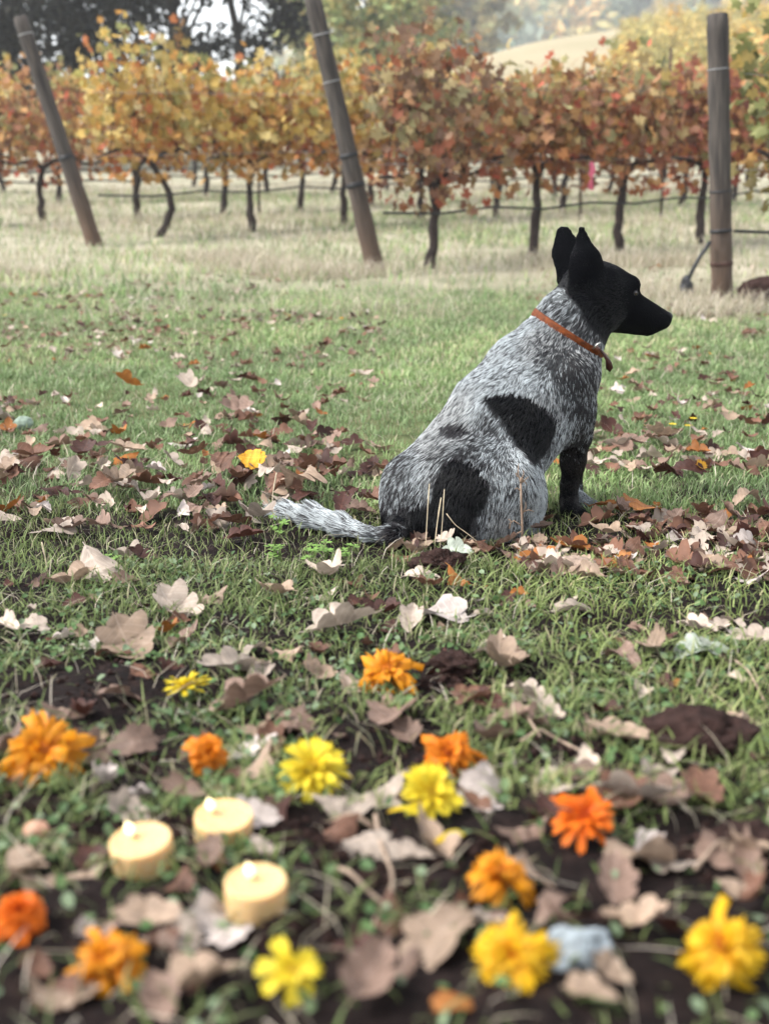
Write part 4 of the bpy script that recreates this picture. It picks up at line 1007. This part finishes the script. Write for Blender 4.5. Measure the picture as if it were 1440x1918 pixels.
KINDS = {   # rings: (count, length, width, rise, droop, ruffle, cup, notch, height)
 'marigold': [(10, 1.0, .24, .22, .70, .17, -.12, .20, .10), (10, .88, .22, .48, .62, .20, -.05, .22, .16), (9, .66, .19, .82, .58, .22, .1, .22, .21), (8, .45, .15, 1.2, .55, .24, .2, .2, .25), (5, .27, .11, 1.6, .4, .2, .2, .1, .28)],
 'chrys': [(15, 1.0, .15, .22, .26, .03, .25, .22, .08), (13, .86, .14, .48, .30, .03, .25, .22, .14), (11, .62, .12, .85, .34, .03, .25, .2, .18), (8, .36, .09, 1.3, .3, .03, .2, .2, .20)],
 'calendula': [(17, 1.0, .14, .30, .34, .02, .2, .15, .08), (15, .84, .13, .58, .36, .03, .2, .15, .14), (12, .58, .11, .95, .4, .03, .2, .15, .18), (8, .34, .09, 1.4, .4, .03, .2, .15, .2)],
 'pompom': [(11, .95, .34, .55, .80, .16, -.15, .1, .16), (11, .82, .30, .95, .85, .18, -.1, .1, .30), (9, .60, .27, 1.4, .9, .2, 0, .1, .42), (7, .38, .22, 1.9, .8, .2, .1, .1, .52), (4, .2, .15, 2.4, .6, .2, .1, .1, .58)],
 'few': [(7, 1.0, .27, .22, .35, .05, .15, .15, .08), (6, .80, .22, .55, .40, .06, .15, .15, .14), (6, .45, .15, 1.1, .4, .05, .2, .1, .18)],
}
pcache = {}
def flower(name, px, py, wpx, kind, colr, face, lab, short, lift=.0, spin=0):
    p = G(px, py); _, _, dep = proj(p); r_ = wpx/(FPX/dep)/2*.98
    root = link(name, None, label=lab, cat='flower', group='cut flower heads on the ground', loc=p+np.array([0, 0, r_*.28+lift]))
    fv = Vector(face).normalized(); root.rotation_mode = 'QUATERNION'; root.rotation_quaternion = fv.to_track_quat('Z', 'Y') @ Matrix.Rotation(spin, 3, 'Z').to_quaternion()
    root.scale = (r_,)*3
    rr_ = random.Random(px*31+py)
    for k, (n_, L_, Wd, rise, droop, ruf, cup, notch, zz) in enumerate(KINDS[kind]):
        for i in range(n_):
            vk = (kind, colr, k, i % 3)
            if vk not in pcache:
                v, f = petal_mesh(L_, Wd, rise, droop, ruf, cup, notch, k*7+(i % 3)*3); pcache[vk] = new_mesh('petal', v, quads=f); pcache[vk].materials.append(FC[colr])
            o = link('petal', pcache[vk], None, root); a = 2*math.pi*(i+.5*(k % 2)+rr_.uniform(-.22, .22))/n_
            o.location = (0, 0, zz); jit = .30 if kind == 'marigold' else .16
            o.rotation_euler = (rr_.gauss(0, jit), rr_.gauss(0, jit), a); s_ = rr_.uniform(.72, 1.12); o.scale = (s_, s_, s_)
    v, f = uvsphere((0, 0, KINDS[kind][-1][8]), np.eye(3), (.20, .20, .13), 14, 8); v = v*(1+.12*(vnoise(v*14, 2)[:, None]-.5))
    link('flower_centre', new_mesh('flower_centre', v, quads=f), m_disc[colr], root)
    v, f = lathe([(.05, -.52), (.20, -.45), (.30, -.2), (.28, .08), (.10, .16)], 12); link('calyx', new_mesh('calyx', v, quads=f), m_calyx, root)
    LANDMARK.append((px, py, short)); return root
flower('marigold', 85, 1450, 185, 'marigold', 'gold', (.1, -.55, .8), 'large golden-orange marigold with broad drooping petals at the left edge', 'the big left-edge marigold', .012, .3)
flower('chrysanthemum', 350, 1310, 98, 'chrys', 'yellow', (-.1, .25, .95), 'small lemon-yellow chrysanthemum seen side-on, farthest back on the left', 'the side-on yellow chrysanthemum', .006)
flower('marigold', 728, 1288, 132, 'marigold', 'gold', (-.2, -.5, .8), 'golden marigold farthest back, nearest to the dog', 'the marigold nearest the dog', .012, 1)
flower('marigold', 386, 1440, 88, 'pompom', 'orange', (.35, -.55, .65), 'tight round deep orange marigold bud beside a whitish leaf', 'the orange marigold bud', .01, .5)
flower('chrysanthemum', 587, 1480, 148, 'chrys', 'yellow', (.05, -.35, .9), 'yellow chrysanthemum in the middle, behind the tealights', 'the yellow chrysanthemum in the middle', .01, .2)
flower('marigold', 842, 1450, 128, 'marigold', 'orange', (-.2, -.45, .8), 'ruffled dark orange marigold touching a yellow chrysanthemum', 'the ruffled dark orange marigold', .008, 2)
flower('chrysanthemum', 803, 1525, 138, 'chrys', 'yellow', (.30, -.45, .8), 'tilted yellow chrysanthemum in front of the ruffled orange marigold', 'the tilted yellow chrysanthemum', .012, .4)
flower('calendula', 1092, 1572, 140, 'calendula', 'redorange', (.05, -.25, .95), 'bright red-orange calendula with narrow petals on the right', 'the red-orange calendula', .012, .9)
flower('marigold', 932, 1682, 145, 'marigold', 'gold', (.25, -.1, .95), 'flattened golden marigold between the calendula and the amber-yellow marigold', 'the flattened golden marigold', .008, .1)
flower('marigold', 38, 1742, 118, 'pompom', 'redorange', (.1, -.1, .95), 'red-orange marigold cut by the left edge below the tealights', 'the red-orange left-edge marigold', .0, .1)
flower('marigold', 205, 1828, 165, 'marigold', 'gold', (-.15, -.3, .9), 'golden-orange marigold in the bottom left, in front of the left tealight', 'the bottom-left marigold', .008, 1.7)
flower('chrysanthemum', 548, 1850, 150, 'few', 'yellow', (0, -.6, .8), 'yellow flower with few wide petals at the bottom, in front of the tealights', 'the few-petalled yellow flower', .01, .25)
flower('marigold', 955, 1845, 165, 'marigold', 'amberyellow', (-.1, -.65, .72), 'amber-yellow marigold with orange centre at the bottom, beside the grey stone', 'the marigold beside the stone', .008, .6)
flower('marigold', 1352, 1838, 180, 'marigold', 'amberyellow', (-.35, -.35, .75), 'amber-yellow marigold in the bottom right corner', 'the corner marigold', .014, 2.2)
def loose_petal(px, py, lpx, spin, lab):
    p = G(px, py); L_ = lpx/(FPX/proj(p)[2]); v, f = petal_mesh(1, .17, .3, .35, .06, .2, .2, 5)
    o = link('loose_petal', new_mesh('loose_petal', v, quads=f), FC['yellow'], label=lab, cat='petal', loc=p+np.array([0, 0, .012])); o.rotation_euler = (.2, -.1, spin); o.scale = (L_,)*3
loose_petal(805, 1600, 75, .5, 'loose yellow petal fallen in front of the tilted yellow chrysanthemum')
loose_petal(722, 1532, 50, .2, 'loose yellow petal just left of the tilted yellow chrysanthemum')
for px, py, lab in ((1212, 826, 'tiny yellow wildflower leftmost in the lawn cluster right of the dog'), (1258, 820, 'tiny yellow wildflower in the middle of the lawn cluster right of the dog'), (1287, 828, 'tiny yellow wildflower lowest in the lawn cluster right of the dog'), (1296, 812, 'tiny yellow wildflower topmost in the lawn cluster right of the dog'), (10, 606, 'tiny yellow wildflower in the lawn at the left edge')):
    p = G(px, py); parts = []
    for i in range(12):
        v, f = petal_mesh(1, .2, .25, .2, .02, .1, .1, i); a = i*.5236; c_, s_ = math.cos(a), math.sin(a)
        v = np.stack([v[:, 0]*c_-v[:, 1]*s_, v[:, 0]*s_+v[:, 1]*c_, v[:, 2]+.2], 1); parts.append((v, f, None))
    v, f, _ = joined(parts)
    root = link('wildflower', None, label=lab, cat='wildflower', group='tiny yellow wildflowers', loc=p)
    st_ = link('stem', tube_mesh('stem', [(0, 0, -.01), (.002, 0, .02), (0, 0, .045)], [.0012]*3, 5), m_calyx, root)
    hd_ = link('bloom', new_mesh('bloom', v*.011+np.array([0, 0, .042]), quads=f), FC['yellow'], root)

# bare soil patches (photo pixels: centre, half width, half height)
BARE = [(55, 985, 120, 34), (170, 1300, 190, 62), (260, 1440, 130, 60), (30, 1520, 90, 40), (330, 1560, 110, 30), (820, 1290, 70, 40), (720, 1400, 120, 50), (1040, 1430, 110, 40), (600, 1590, 110, 60), (560, 1760, 140, 60), (1330, 1580, 110, 60), (200, 1560, 120, 30), (720, 1640, 80, 60), (880, 1590, 60, 30), (500, 1560, 90, 30)]
# ------------------------------------------------------------------ stones, clods, stalks, twigs
def lump(name, px, py, wpx, ratio, m, lab, cat, sink=.25, rough=.35, seed=1, fr=7, depth=.8):
    p = G(px, py); w_ = wpx/(FPX/proj(p)[2]); v, f = uvsphere((0, 0, 0), np.eye(3), (.5, .5*depth, .5), 60, 40)
    d = vnoise(v*3.1+seed*7, seed)*.5+vnoise(v*fr+seed*3, seed+1)*.34+vnoise(v*fr*2.6+seed, seed+2)*.26
    v = v*(1+rough*(d[:, None]-.5)*1.6)*np.array([1, 1, ratio])*w_
    return link(name, new_mesh(name, v, quads=f), m, label=lab, cat=cat, loc=p+np.array([0, 0, w_*ratio*(.5-sink)]))
m_clod = mat('clod_soil', (.034, .019, .016), .95, noise=(60, .5, 1.6), bump=(220, 1), spec=.1)
m_stone = mat('grey_stone', (.27, .31, .33), .8, noise=(50, .35, 1.4), bump=(150, .6)); m_tan = mat('tan_stone', (.30, .22, .17), .85, noise=(60, .6, 1.2), bump=(150, .6))
m_rose = mat('pinkish_pebble', (.42, .23, .15), .7, noise=(60, .8, 1.1)); m_olive = mat('lichen_stone', (.20, .25, .20), .9, noise=(60, .7, 1.2))
lump('soil_clod', 822, 1074, 88, .55, m_clod, 'crumbly dark brown soil clod in the grass in front of the dog', 'clod', .2, .8, 3)
lump('soil_clod', 1312, 1405, 175, .42, m_clod, 'big dark soil clod at the right edge behind the grass tufts', 'clod', .22, .6, 5)
lump('soil_clod', 1395, 1580, 120, .5, m_clod, 'soil clod at the right edge above the pinkish-brown leaf', 'clod', .25, .7, 6)
lump('soil_clod', 850, 1262, 80, .5, m_clod, 'small soil clod right of the golden marigold nearest the dog', 'clod', .25, .8, 7)
lump('soil_mound', 1432, 572, 95, .7, m_clod, 'brown soil mound at the right edge beyond the end post', 'soil mound', .2, .5, 8)
lump('stone', 1082, 1810, 125, .55, m_stone, 'blue-grey stone at the bottom beside the amber-yellow marigold', 'stone', .3, .65, 9)
lump('stone', 70, 1570, 48, .7, m_rose, 'small pinkish pebble at the left edge between marigold and tealights', 'stone', .15, .2, 10)
lump('stone', 1075, 1072, 80, .35, m_tan, 'flat tan stone in the grass below the dog\'s front paw', 'stone', .2, .3, 11)
lump('stone', 45, 805, 36, .8, m_olive, 'round grey-green stone in the lawn at the left edge', 'stone', .1, .15, 12)
def crumbs():
    k = np.array([(0, 0, 1), (.94, 0, .33), (-.47, .82, .33), (-.47, -.82, .33), (.47, .82, -.33), (-.94, 0, -.33), (.47, -.82, -.33), (0, 0, -1)]); F_ = np.array([(0, 1, 4, 2), (0, 2, 5, 3), (0, 3, 6, 1), (7, 4, 1, 6), (7, 5, 2, 4), (7, 6, 3, 5)])
    V = []; Q = []; o = 0
    srcs = [(a, b, rx, ry, 150) for a, b, rx, ry in BARE]+[(822, 1074, 70, 20, 90), (1312, 1410, 130, 45, 200), (1395, 1585, 90, 35, 120), (850, 1265, 60, 24, 80)]
    for a, b, rx, ry, n_ in srcs:
        for _ in range(n_):
            p = G(a+random.gauss(0, .55)*rx, b+random.gauss(0, .55)*ry); s_ = .0012+.0055*random.random()**3
            V.append(k*(1+rng.uniform(-.35, .35, (8, 1)))*s_*np.array([1, 1, .75])+p+np.array([0, 0, s_*.4])); Q.append(F_+o); o += 8
    return new_mesh('soil_crumbs', np.concatenate(V), quads=np.concatenate(Q), smooth=False)
link('soil_crumbs', crumbs(), m_clod, label='loose dark soil crumbs on the bare patches', cat='soil crumbs', kind='stuff')
m_straw = mat('straw', (.62, .52, .36), .6, noise=(80, .7, 1.15)); m_stem = mat('dried_stem', (.24, .17, .12), .8, noise=(80, .6, 1.3))
def stalk(pts, r0, r1, m, name, lab, cat, group=None, head=True, y=None):
    b_ = G(*pts[0]); yb = b_[1] if y is None else y
    path = [b_-np.array([0, 0, .01])]+[P(px, py, yb-.0) for px, py in pts[1:]]
    path = np.array(path)-b_
    # resample smooth
    tt = np.linspace(0, len(path)-1, 4*len(path)); ii = np.minimum(tt.astype(int), len(path)-2); ff = (tt-ii)[:, None]; pa = path[ii]*(1-ff)+path[ii+1]*ff
    pa[1:-1] = (pa[:-2]+pa[1:-1]*2+pa[2:])/4
    rad = np.linspace(r0, r1, len(pa))
    if head: rad[-4:-1] *= 1.7
    return link(name, tube_mesh(name, pa, rad, 6, .08), m, label=lab, cat=cat, group=group, loc=b_)
GS = 'dry straw stalks in front of the dog'
stalk([(796, 1036), (799, 985), (804, 906)], .0009, .0006, m_straw, 'straw_stalk', 'tall straw stalk leftmost in front of the dog\'s black hip patch', 'stalk', GS)
stalk([(822, 1040), (828, 985), (832, 916)], .0008, .0005, m_straw, 'straw_stalk', 'straw stalk with double tip in front of the dog\'s black hip patch', 'stalk', GS)
stalk([(812, 1034), (818, 985), (826, 932)], .0011, .0007, m_straw, 'straw_stalk', 'thin straw stalk between the two taller ones in front of the dog', 'stalk', GS)
stalk([(918, 1024), (880, 1003), (852, 983), (836, 962)], .0009, .0006, m_straw, 'straw_stalk', 'arching straw stalk leaning left across the dog\'s haunch', 'stalk', GS)
stalk([(512, 975), (510, 930), (518, 885)], .0013, .0008, m_straw, 'straw_stalk', 'straw stalk beside the golden-yellow leaf above the tail', 'stalk', GS)
stalk([(90, 1075), (86, 1050), (78, 1015)], .0013, .0008, m_straw, 'straw_stalk', 'pale straw stalk over the bare soil at the left edge', 'stalk', GS)
stalk([(1312, 975), (1318, 960), (1322, 935)], .0009, .0006, m_straw, 'straw_stalk', 'straw stalk sticking out of the leaves right of the front paw', 'stalk', GS)
wb = G(976, 1024); wd_ = link('dried_weed', None, label='dried brown weed stem with a withered head in front of the dog\'s knee', cat='dried weed', loc=wb)
pt = lambda px, py, dy=0: P(px, py, wb[1]+dy)-wb
link('stem', tube_mesh('stem', [pt(977, 1030), pt(978, 985), pt(976, 940), pt(975, 905)], [.0024, .0022, .002, .0018], 6, .1), m_stem, wd_)
hv_, hf_ = uvsphere(pt(976, 899), np.eye(3), (.0036, .0036, .0055), 10, 8); link('seed_head', new_mesh('seed_head', hv_*1+(vnoise(hv_*300, 2)[:, None]-.5)*.003, quads=hf_), m_stem, wd_)
for a in (((975, 905), (970, 885), (971, 868)), ((976, 905), (985, 897), (990, 893)), ((976, 960), (990, 955), (1000, 958)), ((977, 985), (962, 975), (953, 982)), ((977, 995), (965, 1000), (958, 1018)), ((977, 965), (985, 950), (984, 940)), ((954, 990), (957, 976), (952, 972)), ((976, 897), (981, 888), (980, 880)), ((976, 897), (969, 892), (966, 886)), ((976, 900), (983, 903), (987, 909)), ((976, 920), (968, 914), (964, 916))):
    link('side_stem', tube_mesh('side_stem', [pt(*q_) for q_ in a], [.0013, .0011, .0007], 5), m_stem, wd_)
TW = 'dry twigs on the ground'
def twig(pts, r_, lab, m=m_straw):
    path = np.array([G(*p_)+np.array([0, 0, .010+.006*math.sin(i*2)]) for i, p_ in enumerate(pts)]); b_ = path[0].copy(); path -= b_
    tt = np.linspace(0, len(path)-1, 4*len(path)); ii = np.minimum(tt.astype(int), len(path)-2); ff = (tt-ii)[:, None]; pa = path[ii]*(1-ff)+path[ii+1]*ff
    pa[1:-1] = (pa[:-2]+pa[1:-1]*2+pa[2:])/4
    link('twig', tube_mesh('twig', pa, np.linspace(r_, r_*.6, len(pa)), 6, .1), m, label=lab, cat='twig', group=TW, loc=b_)
m_twig = mat('pale_twig', (.30, .22, .16), .8, noise=(60, .6, 1.2))
twig([(703, 1535), (712, 1590), (735, 1645), (733, 1705)], .0022, 'pale twig running down from the pale leaf in the middle', m_twig)
twig([(622, 1640), (655, 1675), (700, 1700), (740, 1722)], .0020, 'thin twig crossing the foot of the pale twig', m_twig)
twig([(975, 1345), (985, 1378), (1012, 1398)], .0022, 'curved dry stem beside the dark leaves right of centre', m_twig)
twig([(975, 1408), (1010, 1398), (1045, 1402), (1085, 1428)], .0022, 'arched pale twig over bare soil right of the ruffled orange marigold', m_twig)
twig([(1375, 1262), (1400, 1290), (1438, 1325)], .0018, 'pale twig at the right edge behind the big soil clod', m_twig)
twig([(1300, 1640), (1345, 1600), (1400, 1590)], .002, 'pale twig at the right edge beside the pinkish-brown leaf', m_twig)
# small clover-like weeds round the tail
m_weed = mat('weed_leaf', (.16, .28, .06), .6, transl=.3, obj_rand=.2)
for px, py, lab in ((525, 1045, 'bright green clover-like weed in front of the tail tip'), (612, 1052, 'bright green clover-like weed in front of the middle of the tail'), (655, 1048, 'bright green clover-like weed in front of the tail near the rump'), (210, 1065, 'bright green clover-like weed beside the bare soil at the left'), (585, 1058, 'bright green clover-like weed between the leaves in front of the tail'), (520, 1010, 'bright green clover-like weed right under the tail tip')):
    p = G(px, py); root = link('clover_weed', None, label=lab, cat='weed', group='clover-like weeds', loc=p)
    for k in range(7):
        a = random.uniform(0, 6.28); h_ = random.uniform(.012, .035); rr_ = random.uniform(.005, .022); t_ = np.array([math.cos(a)*rr_, math.sin(a)*rr_, h_])
        s_ = link('stem', tube_mesh('stem', [(0, 0, -.004), t_*.5+np.array([0, 0, .006]), t_], [.0008]*3, 4), m_weed, root)
        for j in range(3):
            an = a+j*2.094; d_ = np.array([math.cos(an), math.sin(an), random.uniform(-.1, .3)]); e_ = np.array([-math.sin(an), math.cos(an), 0]); L_ = random.uniform(.007, .012)
            vv = [t_, t_+d_*L_*.6+e_*L_*.5, t_+d_*L_+e_*L_*.35, t_+d_*L_*.88, t_+d_*L_-e_*L_*.35, t_+d_*L_*.6-e_*L_*.5]
            vv[3] = vv[3]+np.array([0, 0, -.001]); link('leaflet', new_mesh('leaflet', vv, faces=[(0, 1, 2, 3), (0, 3, 4, 5)]), m_weed, s_)

# ------------------------------------------------------------------ labels of the fallen leaves: colour, form, nearest landmark
LANDMARK += [(600, 1000, 'the tail'), (1066, 970, 'the front paw'), (850, 1040, 'the dog\'s haunch'), (822, 1072, 'the soil clod before the dog'), (1312, 1390, 'the big soil clod'), (1082, 1800, 'the blue-grey stone'), (1075, 1070, 'the flat tan stone'), (60, 980, 'the left-edge bare soil'), (1420, 1000, 'the right edge at paw level'), (1240, 1000, 'the drift beside the paw'), (250, 900, 'the drift beyond the tail'), (1276, 825, 'the tiny yellow wildflowers'), (45, 805, 'the round grey-green stone'), (170, 1290, 'the bare soil behind the flowers'), (1320, 1200, 'the grass behind the big clod'), (440, 780, 'the open lawn left of the dog')]
for o, px, py, c, var in LEAVES:
    d_, lx, ly, ph = min((math.hypot(px-a, (py-b)*1.6), a, b, t_) for a, b, t_ in LANDMARK)
    dx, dy = px-lx, (py-ly)*1.6
    rel = 'touching' if d_ < 42 else ('right of' if dx > 0 else 'left of') if abs(dx) > abs(dy) else ('in front of' if dy > 0 else 'behind')
    if 'drift' in ph: rel = 'in'
    if 'open lawn' in ph: rel = 'on'
    lab = f'{SW[var]} {CW[c]} oak leaf {rel} {ph}'
    o['label'] = lab
same = {}
for o, px, py, c, var in LEAVES: same.setdefault(o['label'], []).append((px, o))
for lab, os_ in same.items():
    if len(os_) > 1:
        os_.sort(key=lambda k: k[0]); m_ = len(os_)
        wd = ['leftmost']+[f'{ordn[i]} from left' for i in range(1, m_-1)]+['rightmost']
        for (px, o), t_ in zip(os_, wd): o['label'] = f'{lab}, {t_}'

# ------------------------------------------------------------------ grass
BARE_W = []
for a, b, rx, ry in BARE:
    c_ = G(a, b); e_ = G(a+rx, b); f_ = G(a, b-ry); BARE_W.append((c_[0], c_[1], abs(e_[0]-c_[0]), abs(f_[1]-c_[1])))
def blades(n, y0, y1, hgt, wid, cols, wts, dens=None, side=.8, lean=(.2, .9), xr=None, power=1.0):
    dryb = cols[0][0] > .4
    y = y0+(y1-y0)*rng.random(n)**power; hw = .34*y+side; x = rng.uniform(-1, 1, n)*hw
    # density grows with row width
    keep = rng.random(n) < hw/(.34*y1+side)
    if xr is not None: keep &= (x > xr[0]) & (x < xr[1])
    x, y = x[keep], y[keep]
    if dens is not None:
        m = rng.random(len(x)) < dens(x, y); x, y = x[m], y[m]
    n = len(x); z = ground(x, y)-.003
    tuft = .5*n2(x, y, 22, 61)+.5*n2(x, y, 6, 62); h = rng.uniform(hgt[0], hgt[1], n)*(.6+.8*tuft); w_ = rng.uniform(wid[0], wid[1], n)
    az = rng.uniform(0, 2*np.pi, n); tw = az+np.pi/2+rng.normal(0, .5, n); ln = rng.uniform(lean[0], lean[1], n)
    dx, dy = np.cos(az), np.sin(az); sx, sy = np.cos(tw), np.sin(tw)
    B = np.stack([x, y, z], 1); D = np.stack([dx, dy, 0*dx], 1); S = np.stack([sx, sy, 0*sx], 1); U = np.array([0, 0, 1.])
    def at(t_): return B+U*(h*t_*(1-.35*ln*t_))[:, None]+D*(h*ln*t_*t_*.9)[:, None]
    v = np.stack([B-S*(w_*.4)[:, None], B+S*(w_*.4)[:, None], at(.42)-S*(w_*.5)[:, None], at(.42)+S*(w_*.5)[:, None], at(.78)-S*(w_*.33)[:, None], at(.78)+S*(w_*.33)[:, None], at(1.0)], 1)
    o = (np.arange(n)*7)[:, None]
    Q = np.concatenate([o+np.array([0, 1, 3, 2]), o+np.array([2, 3, 5, 4])]); T = o+np.array([4, 5, 6])
    cols = np.array(cols); wts = np.array(wts, float); c = cols[rng.choice(len(cols), n, p=wts/wts.sum())]*rng.uniform(.75, 1.3, (n, 1))
    pt_ = sst(.35, .7, .6*n2(x, y, 2.1, 63)+.4*n2(x, y, 7, 64))[:, None]; c = c if dryb else c*(1-pt_*np.array([-.08, -.05, .03]))*(.85+.3*pt_)
    return v.reshape(-1, 3), Q, T, np.repeat(c, 7, 0)
def clear(x, y):
    """no blades through the dog, on bare soil or through candles"""
    m = np.ones(len(x))
    for cx, cy, rx, ry in BARE_W:
        d = ((x-cx)/rx)**2+((y-cy)/ry)**2; m *= .10+.90*sst(.55, 1.25, d+.7*(n2(x, y, 16, 66)-.5))
    return m
GRN = [(.15, .20, .065), (.19, .24, .085), (.11, .155, .05), (.25, .28, .125), (.34, .31, .19)]
FGN = [(.105, .145, .045), (.14, .18, .06), (.075, .11, .035), (.19, .22, .09), (.27, .24, .14)]
LWN = [(.19, .28, .115), (.24, .33, .15), (.15, .225, .09), (.31, .37, .20), (.40, .37, .25)]
DRY = [(.46, .40, .30), (.38, .33, .24), (.55, .49, .40), (.28, .28, .18)]
def merge(parts):
    V = []; Q = []; T = []; C = []; o = 0
    for v, q_, t_, c in parts:
        V.append(v); Q.append(q_+o); T.append(t_+o); C.append(c); o += len(v)
    return np.concatenate(V), np.concatenate(Q), np.concatenate(T), np.concatenate(C)
def lawn_d(x, y): return .35+.75*sst(.3, .65, n2(x, y, 2.4, 71))
def fg_d(x, y): return clear(x, y)*(.07+.85*sst(.42, .74, n2(x, y, 6.5, 72)))
def mid_d(x, y): return clear(x, y)*(.45+.6*sst(.3, .6, n2(x, y, 5, 73)))
drift = lambda x, y: .55+.45*sst(.4, .7, n2(x, y, 4, 74))
gp = [blades(26000, .42, 1.12, (.010, .032), (.0018, .0034), FGN, (4, 4, 3, 2, 1), fg_d, .5, (.5, 1.6)),
      blades(30000, .95, 1.95, (.014, .040), (.0016, .0030), GRN, (4, 4, 3, 2, 1.2), mid_d, .5, (.4, 1.4)),
      blades(16000, 1.9, 2.5, (.014, .038), (.0016, .0028), GRN, (4, 4, 3, 3, 1.5), drift, .6, (.3, 1.3)),
      blades(120000, 2.35, 4.6, (.014, .040), (.0024, .0042), LWN, (5, 5, 4, 3, .8), lawn_d, .7, (.2, 1.0)),
      blades(90000, 4.2, 7.4, (.02, .05), (.0038, .0064), LWN, (4, 4, 3, 3, 2.5), lambda x, y: .35+.6*sst(.35, .6, n2(x, y, 1.1, 75)), .8, (.2, 1.0)),
      blades(60000, 7.0, 18, (.04, .11), (.007, .013), LWN, (3, 4, 2, 4, 4), lambda x, y: .25+.75*sst(.42, .62, n2(x, y, .55, 76)), 1.0, (.2, .9))]
v, q_, t_, c = merge(gp)
m_grass = mat('grass_blade', attr=True, rough=.55, transl=.35, spec=.25)
link('grass', new_mesh('grass', v, tris=t_, quads=q_, colors=c), m_grass, label='short green grass of the lawn', cat='grass', kind='stuff')
# broad little weed leaves low in the foreground sward
def weeds(n, y0, y1, s0, s1, dens):
    y = rng.uniform(y0, y1, n); x = rng.uniform(-1, 1, n)*(.34*y+.4); m = rng.random(n) < dens(x, y); x, y = x[m], y[m]; n = len(x)
    p = np.stack([x, y, ground(x, y)+rng.uniform(.003, .016, n)], 1); nr = rng.normal(0, .55, (n, 3)); nr[:, 2] += 1
    nr /= np.linalg.norm(nr, axis=1, keepdims=True); r_ = rng.normal(0, 1, (n, 3)); a = np.cross(nr, r_); a /= np.linalg.norm(a, axis=1, keepdims=True); b = np.cross(nr, a)
    k = np.array([(0, 0, 0), (.35, .32, .08), (.75, .34, .05), (1, 0, -.12), (.75, -.34, .05), (.35, -.32, .08)]); s_ = rng.uniform(s0, s1, n)
    v = p[:, None]+(a[:, None]*k[None, :, :1]+b[:, None]*k[None, :, 1:2]+nr[:, None]*k[None, :, 2:])*s_[:, None, None]
    o = (np.arange(n)*6)[:, None]; Q = np.concatenate([o+np.array([0, 1, 2, 3]), o+np.array([0, 3, 4, 5])])
    cols = np.array([(.07, .13, .045), (.10, .17, .06), (.14, .20, .09), (.18, .24, .14)]); c = cols[rng.integers(0, 4, n)]*rng.uniform(.75, 1.3, (n, 1))
    return new_mesh('ground_weeds', v.reshape(-1, 3), quads=Q, colors=np.repeat(c, 6, 0))
link('ground_weeds', weeds(15000, .45, 2.0, .006, .014, fg_d), m_grass, label='low broad-leaved weeds among the foreground grass', cat='ground cover', kind='stuff')
# dry grass: tall pale clumps by the posts and straw under the vines
CL = [(480, 505, .55), (560, 515, .6), (640, 520, .45), (420, 490, .5), (110, 430, .6), (60, 400, .6), (250, 420, .5), (1160, 500, .5), (1230, 560, .45), (1290, 580, .4), (1380, 590, .35), (1100, 470, .5), (1200, 420, .6), (1180, 380, .8), (880, 430, .5), (620, 450, .5), (1320, 600, .3), (20, 520, .4), (1240, 500, .4)]
CLW = [(*G(a, b)[:2], r_) for a, b, r_ in CL]
def dry_d(x, y):
    m = np.zeros(len(x))
    for cx, cy, r_ in CLW: m = np.maximum(m, sst(1.0, .2, np.hypot((x-cx)/r_, (y-cy)/(r_*.8))))
    return np.clip(m*1.0+.10*sst(6.5, 9, y)+.35*sst(.55, .75, n2(x, y, .8, 78))*sst(5.5, 8, y), 0, 1)
dp = [blades(150000, 5.2, 9.5, (.06, .17), (.0025, .0045), DRY, (4, 3, 3, 1.5), dry_d, .8, (.2, 1.1)), blades(70000, 9.0, 20, (.06, .18), (.006, .010), DRY, (4, 3, 3, 2), dry_d, 1.0, (.2, 1.0)),
      blades(6000, .5, 2.6, (.02, .05), (.0009, .0016), DRY, (4, 3, 3, 1), lambda x, y: .5+0*x, .5, (.4, 1.8)), blades(22000, 2.6, 6.5, (.03, .07), (.0012, .0026), DRY, (4, 3, 3, 1), lambda x, y: .15+.6*sst(.5, .7, n2(x, y, 1.6, 79)), .8, (.4, 1.5))]
v, q_, t_, c = merge(dp)
link('dry_grass', new_mesh('dry_grass', v, tris=t_, quads=q_, colors=c), m_grass, label='pale dry grass under the vines and round the posts', cat='dry grass', kind='stuff')
